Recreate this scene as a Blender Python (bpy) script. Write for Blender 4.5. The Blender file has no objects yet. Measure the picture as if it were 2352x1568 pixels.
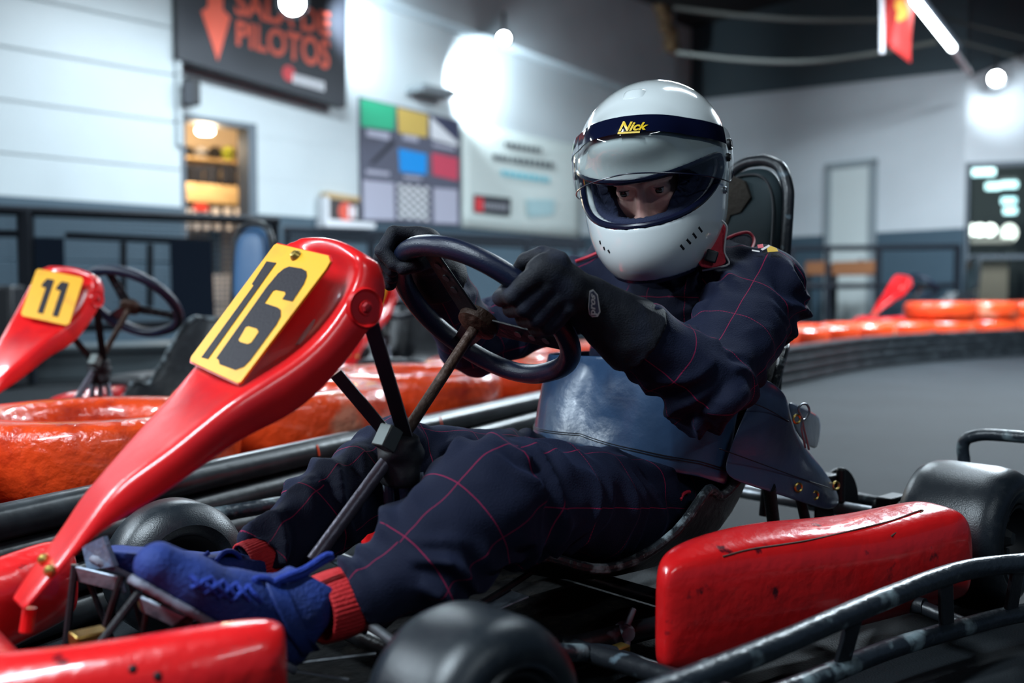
import bpy, bmesh, math, random
import numpy as np
from mathutils import Vector, Matrix, noise
random.seed(7)
PI = math.pi
scene = bpy.context.scene
COL = scene.collection

# ------------------------------------------------------------ camera
CAMH, F, PITCH = 0.585, 35 / 36 * 2352, math.radians(2.85)
cd = bpy.data.cameras.new('camera')
cd.lens = 35; cd.sensor_width = 36; cd.clip_start = 0.05; cd.clip_end = 100
cd.dof.use_dof = True; cd.dof.focus_distance = 1.66; cd.dof.aperture_fstop = 2.1
cam = bpy.data.objects.new('camera', cd); COL.objects.link(cam)
cam.location = (0, 0, CAMH); cam.rotation_euler = (PI / 2 - PITCH, 0, 0)
scene.camera = cam
# ------------------------------------------------------------ world, exposure, large lights
w = bpy.data.worlds.new('hall_air'); scene.world = w; w.use_nodes = True
w.node_tree.nodes['Background'].inputs[0].default_value = (0.34, 0.54, 0.90, 1)
w.node_tree.nodes['Background'].inputs[1].default_value = 0.09
vs = scene.view_settings
vs.view_transform = 'Standard'; vs.look = 'None'; vs.exposure = 0.28; vs.gamma = 1.0; vs.use_curve_mapping = False
scene.cycles.max_bounces = 8; scene.cycles.sample_clamp_indirect = 4.0
scene.cycles.caustics_reflective = False; scene.cycles.caustics_refractive = False
def lamp(name, kind, loc, target, power, color, parent=None, **kw):
    d = bpy.data.lights.new(name, kind); d.energy = power; d.color = color
    for k, v in kw.items(): setattr(d, k, v)
    o = bpy.data.objects.new(name, d); COL.objects.link(o)
    dirv = Vector(target) - Vector(loc)
    m = Matrix.Translation(Vector(loc)) @ dirv.to_track_quat('-Z', 'Y').to_matrix().to_4x4()
    if parent:
        o.parent = parent; m = wm(parent).inverted() @ m
    o.matrix_local = m
    return o
COOL = (0.76, 0.90, 1.0)
# unseen tube lights added to brighten the hall and kart: (centre, direction, length, power)
ADDED_TUBES = [((-1.5, 0.2, 2.65), (0.68, 0.73, 0), 1.5, 110), ((1.7, -1.3, 2.7), (0.68, 0.73, 0), 1.5, 18), ((-3.3, 1.7, 2.0), (0.68, 0.73, 0), 1.5, 110), ((1.3, 3.6, 2.9), (0.68, 0.73, 0), 1.5, 26),
         ((4.0, 7.4, 3.4), (0.68, 0.73, 0), 1.5, 520), ((-1.6, 7.6, 3.4), (0.68, 0.73, 0), 1.5, 155), ((-5.2, 4.6, 3.3), (0.68, 0.73, 0), 1.5, 62), ((1.8, 8.7, 3.6), (0.68, 0.73, 0), 1.5, 165)]

# ------------------------------------------------------------ geometry helpers
def A(*v): return np.array(v, float)
def ray(px, py):
    u, v = (px - 1176) / F, (784 - py) / F
    d = A(u, math.cos(PITCH) + v * math.sin(PITCH), -math.sin(PITCH) + v * math.cos(PITCH))
    return d
CAM = A(0, 0, CAMH)
def P(px, py, d):
    r = ray(px, py); return CAM + r * (d / r[1])
def Pz(px, py, z):
    r = ray(px, py); return CAM + r * ((z - CAMH) / r[2])
# kart frame: b towards the rear, l towards the driver's left, z up; origin under the front axle
K0 = A(-0.316, 1.397, 0); B = A(0.739, 0.674, 0); B /= np.linalg.norm(B); L = A(B[1], -B[0], 0); Z = A(0, 0, 1)
def K(b, l, z): return K0 + B * b + L * l + Z * z
def KL(px, py, l):                    # the pixel's ray met with the upright plane at lateral offset l
    r = ray(px, py); t = (l - np.dot(CAM - K0, L)) / np.dot(r, L); return CAM + r * t
def tokart(p):
    q = p - K0; return A(np.dot(q, B), np.dot(q, L), q[2])
def plane_hit(px, py, p0, n):
    r = ray(px, py); return CAM + r * (np.dot(p0 - CAM, n) / np.dot(r, n))
def nrm(v): return v / (np.linalg.norm(v) + 1e-12)

def mat(name, col, rough=0.5, metal=0.0, bump=0.0, bscale=60, col2=None, nscale=8, nlo=0.5, nhi=0.65, coat=0.0, spec=0.5, stretch=None, rough2=None, detail=5):
    m = bpy.data.materials.new(name); m.use_nodes = True
    nt = m.node_tree; N = nt.nodes; Lk = nt.links; p = N['Principled BSDF']
    p.inputs['Base Color'].default_value = (*col, 1); p.inputs['Roughness'].default_value = rough
    p.inputs['Metallic'].default_value = metal; p.inputs['Coat Weight'].default_value = coat; p.inputs['Coat Roughness'].default_value = 0.08
    p.inputs['Specular IOR Level'].default_value = spec
    tc = N.new('ShaderNodeTexCoord'); src = tc.outputs['Object']
    if stretch:
        mp = N.new('ShaderNodeMapping'); mp.inputs['Scale'].default_value = stretch; Lk.new(src, mp.inputs[0]); src = mp.outputs[0]
    if col2 is not None:
        n = N.new('ShaderNodeTexNoise'); n.inputs['Scale'].default_value = nscale; n.inputs['Detail'].default_value = detail; Lk.new(src, n.inputs['Vector'])
        r = N.new('ShaderNodeMapRange'); r.inputs[1].default_value = nlo; r.inputs[2].default_value = nhi; Lk.new(n.outputs[0], r.inputs[0])
        mx = N.new('ShaderNodeMix'); mx.data_type = 'RGBA'; mx.inputs[6].default_value = (*col, 1); mx.inputs[7].default_value = (*col2, 1)
        Lk.new(r.outputs[0], mx.inputs[0]); Lk.new(mx.outputs[2], p.inputs['Base Color'])
        if rough2 is not None:
            r2 = N.new('ShaderNodeMapRange'); r2.inputs[1].default_value = nlo; r2.inputs[2].default_value = nhi
            r2.inputs[3].default_value = rough; r2.inputs[4].default_value = rough2
            Lk.new(n.outputs[0], r2.inputs[0]); Lk.new(r2.outputs[0], p.inputs['Roughness'])
    if bump:
        n2 = N.new('ShaderNodeTexNoise'); n2.inputs['Scale'].default_value = bscale; n2.inputs['Detail'].default_value = 6; Lk.new(src, n2.inputs['Vector'])
        bp = N.new('ShaderNodeBump'); bp.inputs['Strength'].default_value = bump; bp.inputs['Distance'].default_value = 0.01
        Lk.new(n2.outputs[0], bp.inputs['Height']); Lk.new(bp.outputs[0], p.inputs['Normal'])
    return m
def emit(name, col, s):
    m = bpy.data.materials.new(name); m.use_nodes = True; p = m.node_tree.nodes['Principled BSDF']
    p.inputs['Base Color'].default_value = (0.8, 0.8, 0.8, 1); p.inputs['Emission Color'].default_value = (*col, 1); p.inputs['Emission Strength'].default_value = s
    return m

def wm(o):                              # world matrix without waiting for the depsgraph
    return o.matrix_basis.copy() if o.parent is None else wm(o.parent) @ o.matrix_parent_inverse @ o.matrix_basis
class M:
    """collects shapes in world space; build() links them as one mesh object"""
    def __init__(s): s.v = []; s.f = []; s.m = []
    def add(s, verts, faces, mi=0):
        o = len(s.v); s.v += [tuple(map(float, v)) for v in verts]
        s.f += [tuple(i + o for i in f) for f in faces]; s.m += [mi] * len(faces); return s
    def box(s, c, dims, ax=None, mi=0):
        ax = ax or (A(1, 0, 0), A(0, 1, 0), A(0, 0, 1)); c = np.asarray(c, float)
        V = [c + ax[0] * dims[0] / 2 * i + ax[1] * dims[1] / 2 * j + ax[2] * dims[2] / 2 * k for i in (-1, 1) for j in (-1, 1) for k in (-1, 1)]
        return s.add(V, [(0, 1, 3, 2), (4, 6, 7, 5), (0, 4, 5, 1), (2, 3, 7, 6), (0, 2, 6, 4), (1, 5, 7, 3)], mi)
    def tube(s, pts, r, seg=12, closed=False, smooth=0, mi=0, caps=True, flat=1.0, up=None):
        pts = [np.asarray(p, float) for p in pts]
        if smooth: pts = spline(pts, smooth, closed)
        n = len(pts); rr = r if hasattr(r, '__len__') else [r] * n
        if len(rr) != n: rr = np.interp(np.linspace(0, 1, n), np.linspace(0, 1, len(rr)), rr)
        V = []; fr = None
        for i, p in enumerate(pts):
            a = pts[(i - 1) % n] if (closed or i) else pts[0]; b = pts[(i + 1) % n] if (closed or i < n - 1) else pts[-1]
            t = nrm(b - a)
            if fr is None:
                u0 = np.asarray(up, float) if up is not None else (A(0, 0, 1) if abs(t[2]) < 0.9 else A(1, 0, 0))
                fr = nrm(u0 - t * np.dot(u0, t))
            fr = nrm(fr - t * np.dot(fr, t)); g = np.cross(t, fr)
            for k in range(seg):
                q = 2 * PI * k / seg; V.append(p + fr * math.cos(q) * rr[i] * flat + g * math.sin(q) * rr[i])
        fs = []
        for i in range(n if closed else n - 1):
            for k in range(seg):
                a = i * seg + k; b = i * seg + (k + 1) % seg; i2 = ((i + 1) % n) * seg
                fs.append((a, b, i2 + (k + 1) % seg, i2 + k))
        if caps and not closed: fs += [tuple(range(seg))[::-1], tuple(range((n - 1) * seg, n * seg))]
        return s.add(V, fs, mi)
    def lathe(s, c, axis, prof, seg=40, mi=0, closed=False):
        c = np.asarray(c, float); t = nrm(np.asarray(axis, float)); u = nrm(np.cross(t, A(0.3, 0.2, 1))); g = np.cross(t, u)
        V = [c + t * h + (u * math.cos(2 * PI * k / seg) + g * math.sin(2 * PI * k / seg)) * r for r, h in prof for k in range(seg)]
        n = len(prof); fs = []
        for i in range(n if closed else n - 1):
            j = (i + 1) % n
            for k in range(seg): fs.append((i * seg + k, i * seg + (k + 1) % seg, j * seg + (k + 1) % seg, j * seg + k))
        if not closed:
            if prof[0][0] > 1e-6: fs.append(tuple(range(seg))[::-1])
            if prof[-1][0] > 1e-6: fs.append(tuple(range((n - 1) * seg, n * seg)))
        return s.add(V, fs, mi)
    def grid(s, rows, mi=0, close=False):
        n = len(rows[0]); V = [p for r in rows for p in r]; fs = []
        for i in range(len(rows) - 1):
            for k in range(n if close else n - 1): fs.append((i * n + k, i * n + (k + 1) % n, (i + 1) * n + (k + 1) % n, (i + 1) * n + k))
        return s.add(V, fs, mi)
    def prism(s, poly, thick, mi=0):
        n = len(poly); t = np.asarray(thick, float); V = [np.asarray(p, float) for p in poly]; V += [p + t for p in V[:n]]
        return s.add(V, [tuple(range(n)), tuple(range(2 * n - 1, n - 1, -1))] + [(i, (i + 1) % n, n + (i + 1) % n, n + i) for i in range(n)], mi)
    def ball(s, c, r, seg=16, mi=0, sc=(1, 1, 1)):
        c = np.asarray(c, float); V = []; fs = []; h = seg // 2
        for i in range(h + 1):
            th = PI * i / h
            for k in range(seg):
                ph = 2 * PI * k / seg; V.append(c + A(math.sin(th) * math.cos(ph) * sc[0], math.sin(th) * math.sin(ph) * sc[1], math.cos(th) * sc[2]) * r)
        for i in range(h):
            for k in range(seg): fs.append((i * seg + k, i * seg + (k + 1) % seg, (i + 1) * seg + (k + 1) % seg, (i + 1) * seg + k))
        return s.add(V, fs, mi)
    def build(s, name, mats, parent=None, smooth=35, bevel=0, subsurf=0, solid=0, weld=True, uv=None, bseg=2):
        me = bpy.data.meshes.new(name); mi = wm(parent).inverted() if parent else Matrix.Identity(4)
        me.from_pydata([mi @ Vector(v) for v in s.v], [], s.f)
        for i, p in enumerate(me.polygons): p.material_index = s.m[i]
        bm = bmesh.new(); bm.from_mesh(me)
        if weld: bmesh.ops.remove_doubles(bm, verts=bm.verts, dist=1e-5)
        bmesh.ops.recalc_face_normals(bm, faces=bm.faces); bm.to_mesh(me); bm.free()
        for m in (mats if isinstance(mats, (list, tuple)) else [mats]): me.materials.append(m)
        o = bpy.data.objects.new(name, me); COL.objects.link(o)
        if parent: o.parent = parent
        if solid:
            d = o.modifiers.new('solid', 'SOLIDIFY'); d.thickness = solid; d.offset = 0
        if bevel:
            d = o.modifiers.new('bevel', 'BEVEL'); d.width = bevel; d.segments = bseg; d.limit_method = 'ANGLE'; d.angle_limit = math.radians(40)
        if subsurf:
            d = o.modifiers.new('sub', 'SUBSURF'); d.levels = subsurf; d.render_levels = subsurf
        if smooth:
            me.shade_smooth()
            if smooth < 180 and not subsurf: me.set_sharp_from_angle(angle=math.radians(smooth))
        return o
def spline(pts, k=6, closed=False):
    pts = [np.asarray(p, float) for p in pts]; n = len(pts); out = []
    for i in range(n if closed else n - 1):
        g = lambda j: pts[j % n] if closed else (2 * pts[0] - pts[1] if j < 0 else (2 * pts[-1] - pts[-2] if j >= n else pts[j]))
        a, b, c, d = g(i - 1), g(i), g(i + 1), g(i + 2)
        for q in range(k):
            t = q / k
            out.append(0.5 * (2 * b + (c - a) * t + (2 * a - 5 * b + 4 * c - d) * t * t + (3 * b - 3 * c + d - a) * t ** 3))
    if not closed: out.append(pts[-1])
    return out
def tag(o, label=None, cat=None, group=None, kind=None):
    for k, v in (('label', label), ('category', cat), ('group', group), ('kind', kind)):
        if v: o[k] = v
    return o
def empty(name, loc, rz=0, **kw):
    o = bpy.data.objects.new(name, None); COL.objects.link(o); o.empty_display_size = 0.1
    o.matrix_world = Matrix.Translation(Vector(loc)) @ Matrix.Rotation(rz, 4, 'Z'); return tag(o, **kw)
def copy_tree(o, parent=None, skip=()):
    c = o.copy(); COL.objects.link(c); c.parent = parent
    for ch in list(o.children):
        if ch.name.split('.')[0] not in skip: copy_tree(ch, c, skip)
    return c
def text_mesh(body, offset=0.0, shear=0.0):
    cu = bpy.data.curves.new('lettering', 'FONT'); cu.body = body; cu.offset = offset; cu.shear = shear; cu.resolution_u = 5
    o = bpy.data.objects.new('lettering', cu); COL.objects.link(o)
    me = bpy.data.meshes.new_from_object(o.evaluated_get(bpy.context.evaluated_depsgraph_get()))
    V = np.array([v.co[:] for v in me.vertices]); fs = [tuple(p.vertices) for p in me.polygons]
    bpy.data.objects.remove(o); bpy.data.meshes.remove(me)
    lo, hi = V.min(0), V.max(0); V = (V - lo)[:, :2] / (hi - lo)[:2]
    return V, fs
def quadmap(q, uv):                    # q: TL, TR, BR, BL ; uv in 0..1, v up
    q = [np.asarray(p, float) for p in q]; u, v = uv
    return (q[0] * (1 - u) + q[1] * u) * v + (q[3] * (1 - u) + q[2] * u) * (1 - v)

def onto(o):                           # returns a function that drops a pixel's ray onto object o's finished surface
    from mathutils.bvhtree import BVHTree
    dg = bpy.context.evaluated_depsgraph_get(); dg.update(); t = BVHTree.FromObject(o, dg); m = wm(o); im = m.inverted()
    def hit(px, py, off=0.0):
        r = ray(px, py); q = t.ray_cast(im @ Vector(CAM), (im.to_3x3() @ Vector(r)).normalized())
        if q[0] is None: q = t.find_nearest(im @ Vector(CAM + r * 1.5))
        p = np.array(m @ q[0]); n = np.array(m.to_3x3() @ q[1]); n = n if n @ r < 0 else -n
        return p + nrm(n) * off
    return hit
# ------------------------------------------------------------ distance fields and surface nets
def sd_cap(p, a, b, r1, r2, scale=None):
    a = np.asarray(a, float); b = np.asarray(b, float); q = p - a; ba = b - a
    if scale is not None:
        ax, e = scale; q = q - np.outer(q @ ax * (1 - 1 / e), ax); ba = ba - ax * (ba @ ax) * (1 - 1 / e)
    t = np.clip(q @ ba / (ba @ ba + 1e-12), 0, 1)
    return np.linalg.norm(q - np.outer(t, ba), axis=1) - (r1 + (r2 - r1) * t)
def sd_ell(p, c, r, axes=None):
    q = p - np.asarray(c, float)
    if axes is not None: q = q @ np.array(axes).T
    r = np.asarray(r, float); k0 = np.linalg.norm(q / r, axis=1); k1 = np.linalg.norm(q / r ** 2, axis=1)
    return np.where(k1 > 1e-9, k0 * (k0 - 1) / np.maximum(k1, 1e-9), -r.min())
def sd_box(p, c, half, axes=None, rnd=0.0):
    q = p - np.asarray(c, float)
    if axes is not None: q = q @ np.array(axes).T
    d = np.abs(q) - (np.asarray(half, float) - rnd)
    return np.linalg.norm(np.maximum(d, 0), axis=1) + np.minimum(d.max(1), 0) - rnd
def smin(a, b, k):
    h = np.clip(0.5 + 0.5 * (b - a) / k, 0, 1); return b + (a - b) * h - k * h * (1 - h)
def smax(a, b, k): return -smin(-a, -b, k)
def grad(f, v, e=5e-4):
    g = np.stack([f(v + A(*(e if i == j else 0 for j in range(3)))) - f(v - A(*(e if i == j else 0 for j in range(3)))) for i in range(3)], 1)
    return g / (np.linalg.norm(g, axis=1, keepdims=True) + 1e-9)
def surfnet(f, lo, hi, h, newton=2):
    lo = np.asarray(lo, float); n = np.ceil((np.asarray(hi, float) - lo) / h).astype(int) + 1
    bs = 8; nb = -(-n // bs); n = nb * bs
    val = np.empty(n, np.float32)
    bi = np.stack(np.meshgrid(*[np.arange(k) for k in nb], indexing='ij'), -1).reshape(-1, 3)
    bc = lo + (bi * bs + bs / 2 - 0.5) * h; dv = f(bc)
    off = np.stack(np.meshgrid(*[np.arange(bs)] * 3, indexing='ij'), -1).reshape(-1, 3)
    near = np.abs(dv) < bs * h * 0.87 * 1.6
    for (x, y, z), d0, nr in zip(bi * bs, dv, near):
        if not nr: val[x:x + bs, y:y + bs, z:z + bs] = d0
    nbk = bi[near] * bs
    for i in range(0, len(nbk), 200):
        ch = nbk[i:i + 200]; pts = (ch[:, None, :] + off[None]).reshape(-1, 3)
        vv = f(lo + pts * h); val[pts[:, 0], pts[:, 1], pts[:, 2]] = vv
    s = val < 0; c = [s[i:n[0] - 1 + i, j:n[1] - 1 + j, k:n[2] - 1 + k] for i in (0, 1) for j in (0, 1) for k in (0, 1)]
    anyi = np.logical_or.reduce(c); alli = np.logical_and.reduce(c); act = anyi & ~alli
    idx = -np.ones(act.shape, int); cells = np.argwhere(act); idx[act] = np.arange(len(cells))
    acc = np.zeros((len(cells), 3)); cnt = np.zeros(len(cells))
    cor = [A(i, j, k) for i in (0, 1) for j in (0, 1) for k in (0, 1)]
    for a in range(8):
        for b in range(a + 1, 8):
            if np.abs(cor[a] - cor[b]).sum() != 1: continue
            ia = cells + cor[a].astype(int); ib = cells + cor[b].astype(int)
            va = val[ia[:, 0], ia[:, 1], ia[:, 2]]; vb = val[ib[:, 0], ib[:, 1], ib[:, 2]]
            mk = (va < 0) != (vb < 0); t = np.where(mk, va / np.where(mk, va - vb, 1), 0)
            acc += np.where(mk[:, None], cor[a] + t[:, None] * (cor[b] - cor[a]), 0); cnt += mk
    V = lo + (cells + acc / np.maximum(cnt, 1)[:, None]) * h
    Q = []
    for ax in range(3):
        o1, o2 = [(1, 2), (2, 0), (0, 1)][ax]
        sh = [slice(None)] * 3; sh2 = [slice(None)] * 3; sh[ax] = slice(0, -1); sh2[ax] = slice(1, None)
        e = np.argwhere(s[tuple(sh)] != s[tuple(sh2)])
        e = e[(e[:, o1] > 0) & (e[:, o2] > 0) & (e[:, o1] < n[o1] - 1) & (e[:, o2] < n[o2] - 1)]
        ins = s[e[:, 0], e[:, 1], e[:, 2]]
        def cell(d1, d2):
            q = e.copy(); q[:, o1] += d1; q[:, o2] += d2; return idx[q[:, 0], q[:, 1], q[:, 2]]
        q = np.stack([cell(-1, -1), cell(0, -1), cell(0, 0), cell(-1, 0)], 1)
        q = np.where(ins[:, None], q, q[:, ::-1]); Q.append(q)
    Q = np.concatenate(Q); Q = Q[(Q >= 0).all(1)]
    for _ in range(newton): 
        d = f(V); V = V - grad(f, V) * np.clip(d, -h, h)[:, None]
    return V, Q
def net_obj(name, V, Q, mats, parent=None, smooth=True):
    me = bpy.data.meshes.new(name); mi = np.array(wm(parent).inverted()) if parent else np.eye(4)
    Vl = V @ mi[:3, :3].T + mi[:3, 3]
    me.from_pydata(Vl.tolist(), [], Q.tolist())
    for m in (mats if isinstance(mats, (list, tuple)) else [mats]): me.materials.append(m)
    o = bpy.data.objects.new(name, me); COL.objects.link(o)
    if parent: o.parent = parent
    if smooth: me.shade_smooth()
    return o
def vnoise(P_, sc, seed=0):
    return np.array([noise.noise(Vector((x * sc + seed, y * sc + seed * 1.7, z * sc))) for x, y, z in P_])

# ------------------------------------------------------------ materials
RED = (0.76, 0.012, 0.014); ORANGE = (0.72, 0.062, 0.012); YEL = (0.86, 0.40, 0.004)
m_red = mat('red_plastic', RED, 0.28, bump=0.08, bscale=25, coat=0.4, col2=(0.42, 0.01, 0.02), nscale=5, nlo=0.5, nhi=0.75)
m_redscuff = mat('scuffed_red_plastic', RED, 0.26, bump=0.30, bscale=26, coat=0.5, col2=(0.10, 0.006, 0.012), nscale=22, nlo=0.66, nhi=0.72)
m_yel = mat('yellow_plate', YEL, 0.5, col2=(0.62, 0.25, 0.01), nscale=12, nlo=0.55, nhi=0.8)
m_digit = mat('black_digits', (0.014, 0.010, 0.015), 0.6, spec=.25, bump=0.1, bscale=200)
m_blackmetal = mat('black_painted_steel', (0.012, 0.014, 0.018), 0.38, col2=(0.10, 0.14, 0.17), nscale=26, nlo=0.62, nhi=0.70, bump=0.15, bscale=60)
m_rail = mat('worn_black_tube', (0.016, 0.022, 0.030), 0.34, col2=(0.20, 0.26, 0.28), nscale=17, nlo=0.58, nhi=0.70, bump=0.35, bscale=45)
m_steel = mat('dull_steel', (0.35, 0.37, 0.40), 0.4, 0.9, bump=0.1, bscale=80)
m_grey = mat('grey_aluminium', (0.34, 0.40, 0.48), 0.45, 0.5, bump=0.15, bscale=60, col2=(0.16, 0.19, 0.24), nscale=30)
m_rust = mat('rusty_brown_steel', (0.045, 0.020, 0.011), 0.55, 0.3, bump=0.35, bscale=90, col2=(0.16, 0.11, 0.09), nscale=34, nlo=0.55, nhi=0.7)
m_column = mat('grey_steel_tube', (0.13, 0.12, 0.15), 0.42, 0.6, bump=0.15, bscale=90)
m_tyre = mat('slick_rubber', (0.010, 0.014, 0.019), 0.34, bump=0.10, bscale=420, col2=(0.026, 0.030, 0.034), nscale=60, nlo=0.5, nhi=0.8)
m_rim = mat('dark_wheel_rim', (0.014, 0.015, 0.018), 0.5, 0.4)
m_nut = mat('dirty_nut', (0.05, 0.055, 0.06), 0.55, 0.5)
m_pan = mat('oily_black_pan', (0.006, 0.007, 0.008), 0.85, spec=0.12, bump=0.5, bscale=50, col2=(0.018, 0.017, 0.015), nscale=30)
m_brass = mat('brass', (0.55, 0.38, 0.10), 0.35, 0.9)
m_black = mat('matt_black', (0.008, 0.009, 0.012), 0.5)
m_leather = mat('blue_black_leather', (0.005, 0.009, 0.028), 0.34, bump=0.15, bscale=500)
m_tape = mat('black_tape', (0.016, 0.017, 0.022), 0.6, bump=0.3, bscale=40)
m_seat = mat('black_fibreglass', (0.010, 0.012, 0.016), 0.42, bump=0.2, bscale=60, col2=(0.05, 0.06, 0.07), nscale=24, nlo=0.58, nhi=0.75)
m_vinylpad = mat('headrest_vinyl', (0.016, 0.026, 0.030), 0.6, bump=0.3, bscale=9, col2=(0.024, 0.036, 0.042), nscale=6, spec=.15)
m_foam = mat('torn_foam', (0.014, 0.010, 0.006), 0.9, bump=0.6, bscale=80)
m_orange = mat('orange_painted_tyre', ORANGE, 0.22, bump=0.7, bscale=38, coat=0.6, col2=(0.40, 0.025, 0.008), nscale=14, nlo=0.5, nhi=0.7)
m_orangeworn = mat('worn_orange_paint', ORANGE, 0.24, bump=0.8, bscale=32, coat=0.6, col2=(0.62, 0.22, 0.13), nscale=9, nlo=0.54, nhi=0.66)
m_bar = mat('black_barrier_tube', (0.013, 0.016, 0.019), 0.33, bump=0.1, bscale=30, col2=(0.035, 0.042, 0.047), nscale=12, nlo=0.45, nhi=0.7)
m_white = mat('white_gloss', (0.80, 0.85, 0.85), 0.12, coat=1.0)
# ============================================================ THE SETTING
DADO = 1.35
def wall_mat(name, board=0.0, top=(0.60, 0.66, 0.68)):
    m = bpy.data.materials.new(name); m.use_nodes = True; nt = m.node_tree; N = nt.nodes; Lk = nt.links; p = N['Principled BSDF']
    p.inputs['Roughness'].default_value = 0.42
    g = N.new('ShaderNodeNewGeometry'); sx = N.new('ShaderNodeSeparateXYZ'); Lk.new(g.outputs['Position'], sx.inputs[0])
    gt = N.new('ShaderNodeMath'); gt.operation = 'GREATER_THAN'; gt.inputs[1].default_value = DADO; Lk.new(sx.outputs[2], gt.inputs[0])
    n = N.new('ShaderNodeTexNoise'); n.inputs['Scale'].default_value = 1.3; n.inputs['Detail'].default_value = 6; Lk.new(g.outputs['Position'], n.inputs['Vector'])
    a = N.new('ShaderNodeMix'); a.data_type = 'RGBA'; a.inputs[6].default_value = (*top, 1); a.inputs[7].default_value = (top[0] * .8, top[1] * .8, top[2] * .8, 1); Lk.new(n.outputs[0], a.inputs[0])
    mx = N.new('ShaderNodeMix'); mx.data_type = 'RGBA'; mx.inputs[6].default_value = (0.050, 0.085, 0.115, 1); Lk.new(gt.outputs[0], mx.inputs[0]); Lk.new(a.outputs[2], mx.inputs[7])
    Lk.new(mx.outputs[2], p.inputs['Base Color'])
    # courses: thin grooves at a fixed spacing in height
    md = N.new('ShaderNodeMath'); md.operation = 'PINGPONG'; md.inputs[1].default_value = 0.5
    sc = N.new('ShaderNodeMath'); sc.operation = 'MULTIPLY'; sc.inputs[1].default_value = 1 / 0.42; Lk.new(sx.outputs[2], sc.inputs[0]); Lk.new(sc.outputs[0], md.inputs[0])
    mr = N.new('ShaderNodeMapRange'); mr.inputs[1].default_value = 0.0; mr.inputs[2].default_value = 0.03; Lk.new(md.outputs[0], mr.inputs[0])
    ad = N.new('ShaderNodeMath'); ad.operation = 'MULTIPLY_ADD'; ad.inputs[1].default_value = 0.25; Lk.new(n.outputs[0], ad.inputs[0]); Lk.new(mr.outputs[0], ad.inputs[2])
    bp = N.new('ShaderNodeBump'); bp.inputs['Strength'].default_value = board; bp.inputs['Distance'].default_value = 0.02
    Lk.new(ad.outputs[0], bp.inputs['Height']); Lk.new(bp.outputs[0], p.inputs['Normal'])
    return m
m_wallA = wall_mat('white_boarded_wall', 0.8); m_wall = wall_mat('white_painted_wall', 0.25); m_wallC = wall_mat('greyish_painted_wall', 0.2, (0.62, 0.66, 0.69))
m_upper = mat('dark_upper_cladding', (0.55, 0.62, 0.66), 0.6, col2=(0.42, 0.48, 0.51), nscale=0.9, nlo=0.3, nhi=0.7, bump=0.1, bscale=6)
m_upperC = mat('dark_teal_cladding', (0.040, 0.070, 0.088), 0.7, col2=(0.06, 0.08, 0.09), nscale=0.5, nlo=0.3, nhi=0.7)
m_ceil = mat('black_ceiling', (0.010, 0.009, 0.009), 0.9)
m_floor = mat('asphalt', (0.006, 0.0088, 0.0115), 0.75, spec=.25, bump=0.4, bscale=260, col2=(0.012, 0.016, 0.020), nscale=2.2, nlo=0.35, nhi=0.7)
B0 = A(-2.344, 10.0, 0); BD = A(0.684, 0.729, 0); BD /= np.linalg.norm(BD); BN = A(BD[1], -BD[0], 0)
C0 = A(2.76, 15.44, 0); C1 = A(5.40, 11.97, 0); CD = nrm(C1 - C0); CN = A(CD[1], -CD[0], 0)
CN = CN if CN @ (CAM - C0) > 0 else -CN
D1 = A(9.5, 10.7, 0); DD = nrm(D1 - C1); DN = A(DD[1], -DD[0], 0); DN = DN if DN @ (CAM - C1) > 0 else -DN
onB = lambda px, py, off=0.0: plane_hit(px, py, B0 + BN * off, BN)
onC = lambda px, py, off=0.0: plane_hit(px, py, C0 + CN * off, CN)
onD = lambda px, py, off=0.0: plane_hit(px, py, C1 + DN * off, DN)
def sB(px): return float((onB(px, 670) - B0) @ BD)
def wall(name, p0, d, n, s0, s1, z1, m, holes=(), thick=0.12):
    mm = M(); xs = sorted({s0, s1, *[h[0] for h in holes], *[h[1] for h in holes]}); zs = sorted({0, z1, *[h[2] for h in holes], *[h[3] for h in holes]})
    for i in range(len(xs) - 1):
        for j in range(len(zs) - 1):
            cx, cz = (xs[i] + xs[i + 1]) / 2, (zs[j] + zs[j + 1]) / 2
            if any(h[0] < cx < h[1] and h[2] < cz < h[3] for h in holes): continue
            mm.box(p0 + d * cx - n * thick / 2 + Z * cz, (xs[i + 1] - xs[i], thick, zs[j + 1] - zs[j]), (d, n, Z))
    return tag(mm.build(name, m, smooth=0), kind='structure')
H = 4.6
tag(M().box((1, 6, -0.05), (26, 26, 0.1)).build('floor', m_floor, smooth=0), kind='structure')
tag(M().box((1, 6, H + 0.05), (26, 26, 0.1)).build('ceiling', m_ceil, smooth=0), kind='structure')
sdoor0, sdoor1, zdoor = sB(418), sB(566), 2.16
sA = sB(400)
wall('wall_left', B0 + BN * 0.16, BD, BN, -9, sA, H, m_wallA, thick=0.30)
Cc = float((C0 - B0) @ BD)
wall('wall_back', B0, BD, BN, sA - 0.2, Cc + 0.1, H, m_wall, [(sdoor0, sdoor1, 0, zdoor)])
wall('wall_right', C0, CD, CN, -0.1, float((C1 - C0) @ CD), H, m_wallC)
gd0, gd1, zg = 0.01, 2.6, 2.12
wall('wall_far', C1, DD, DN, 0, 5, H, m_wallC, [(gd0, gd1, 0, zg)])
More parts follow.
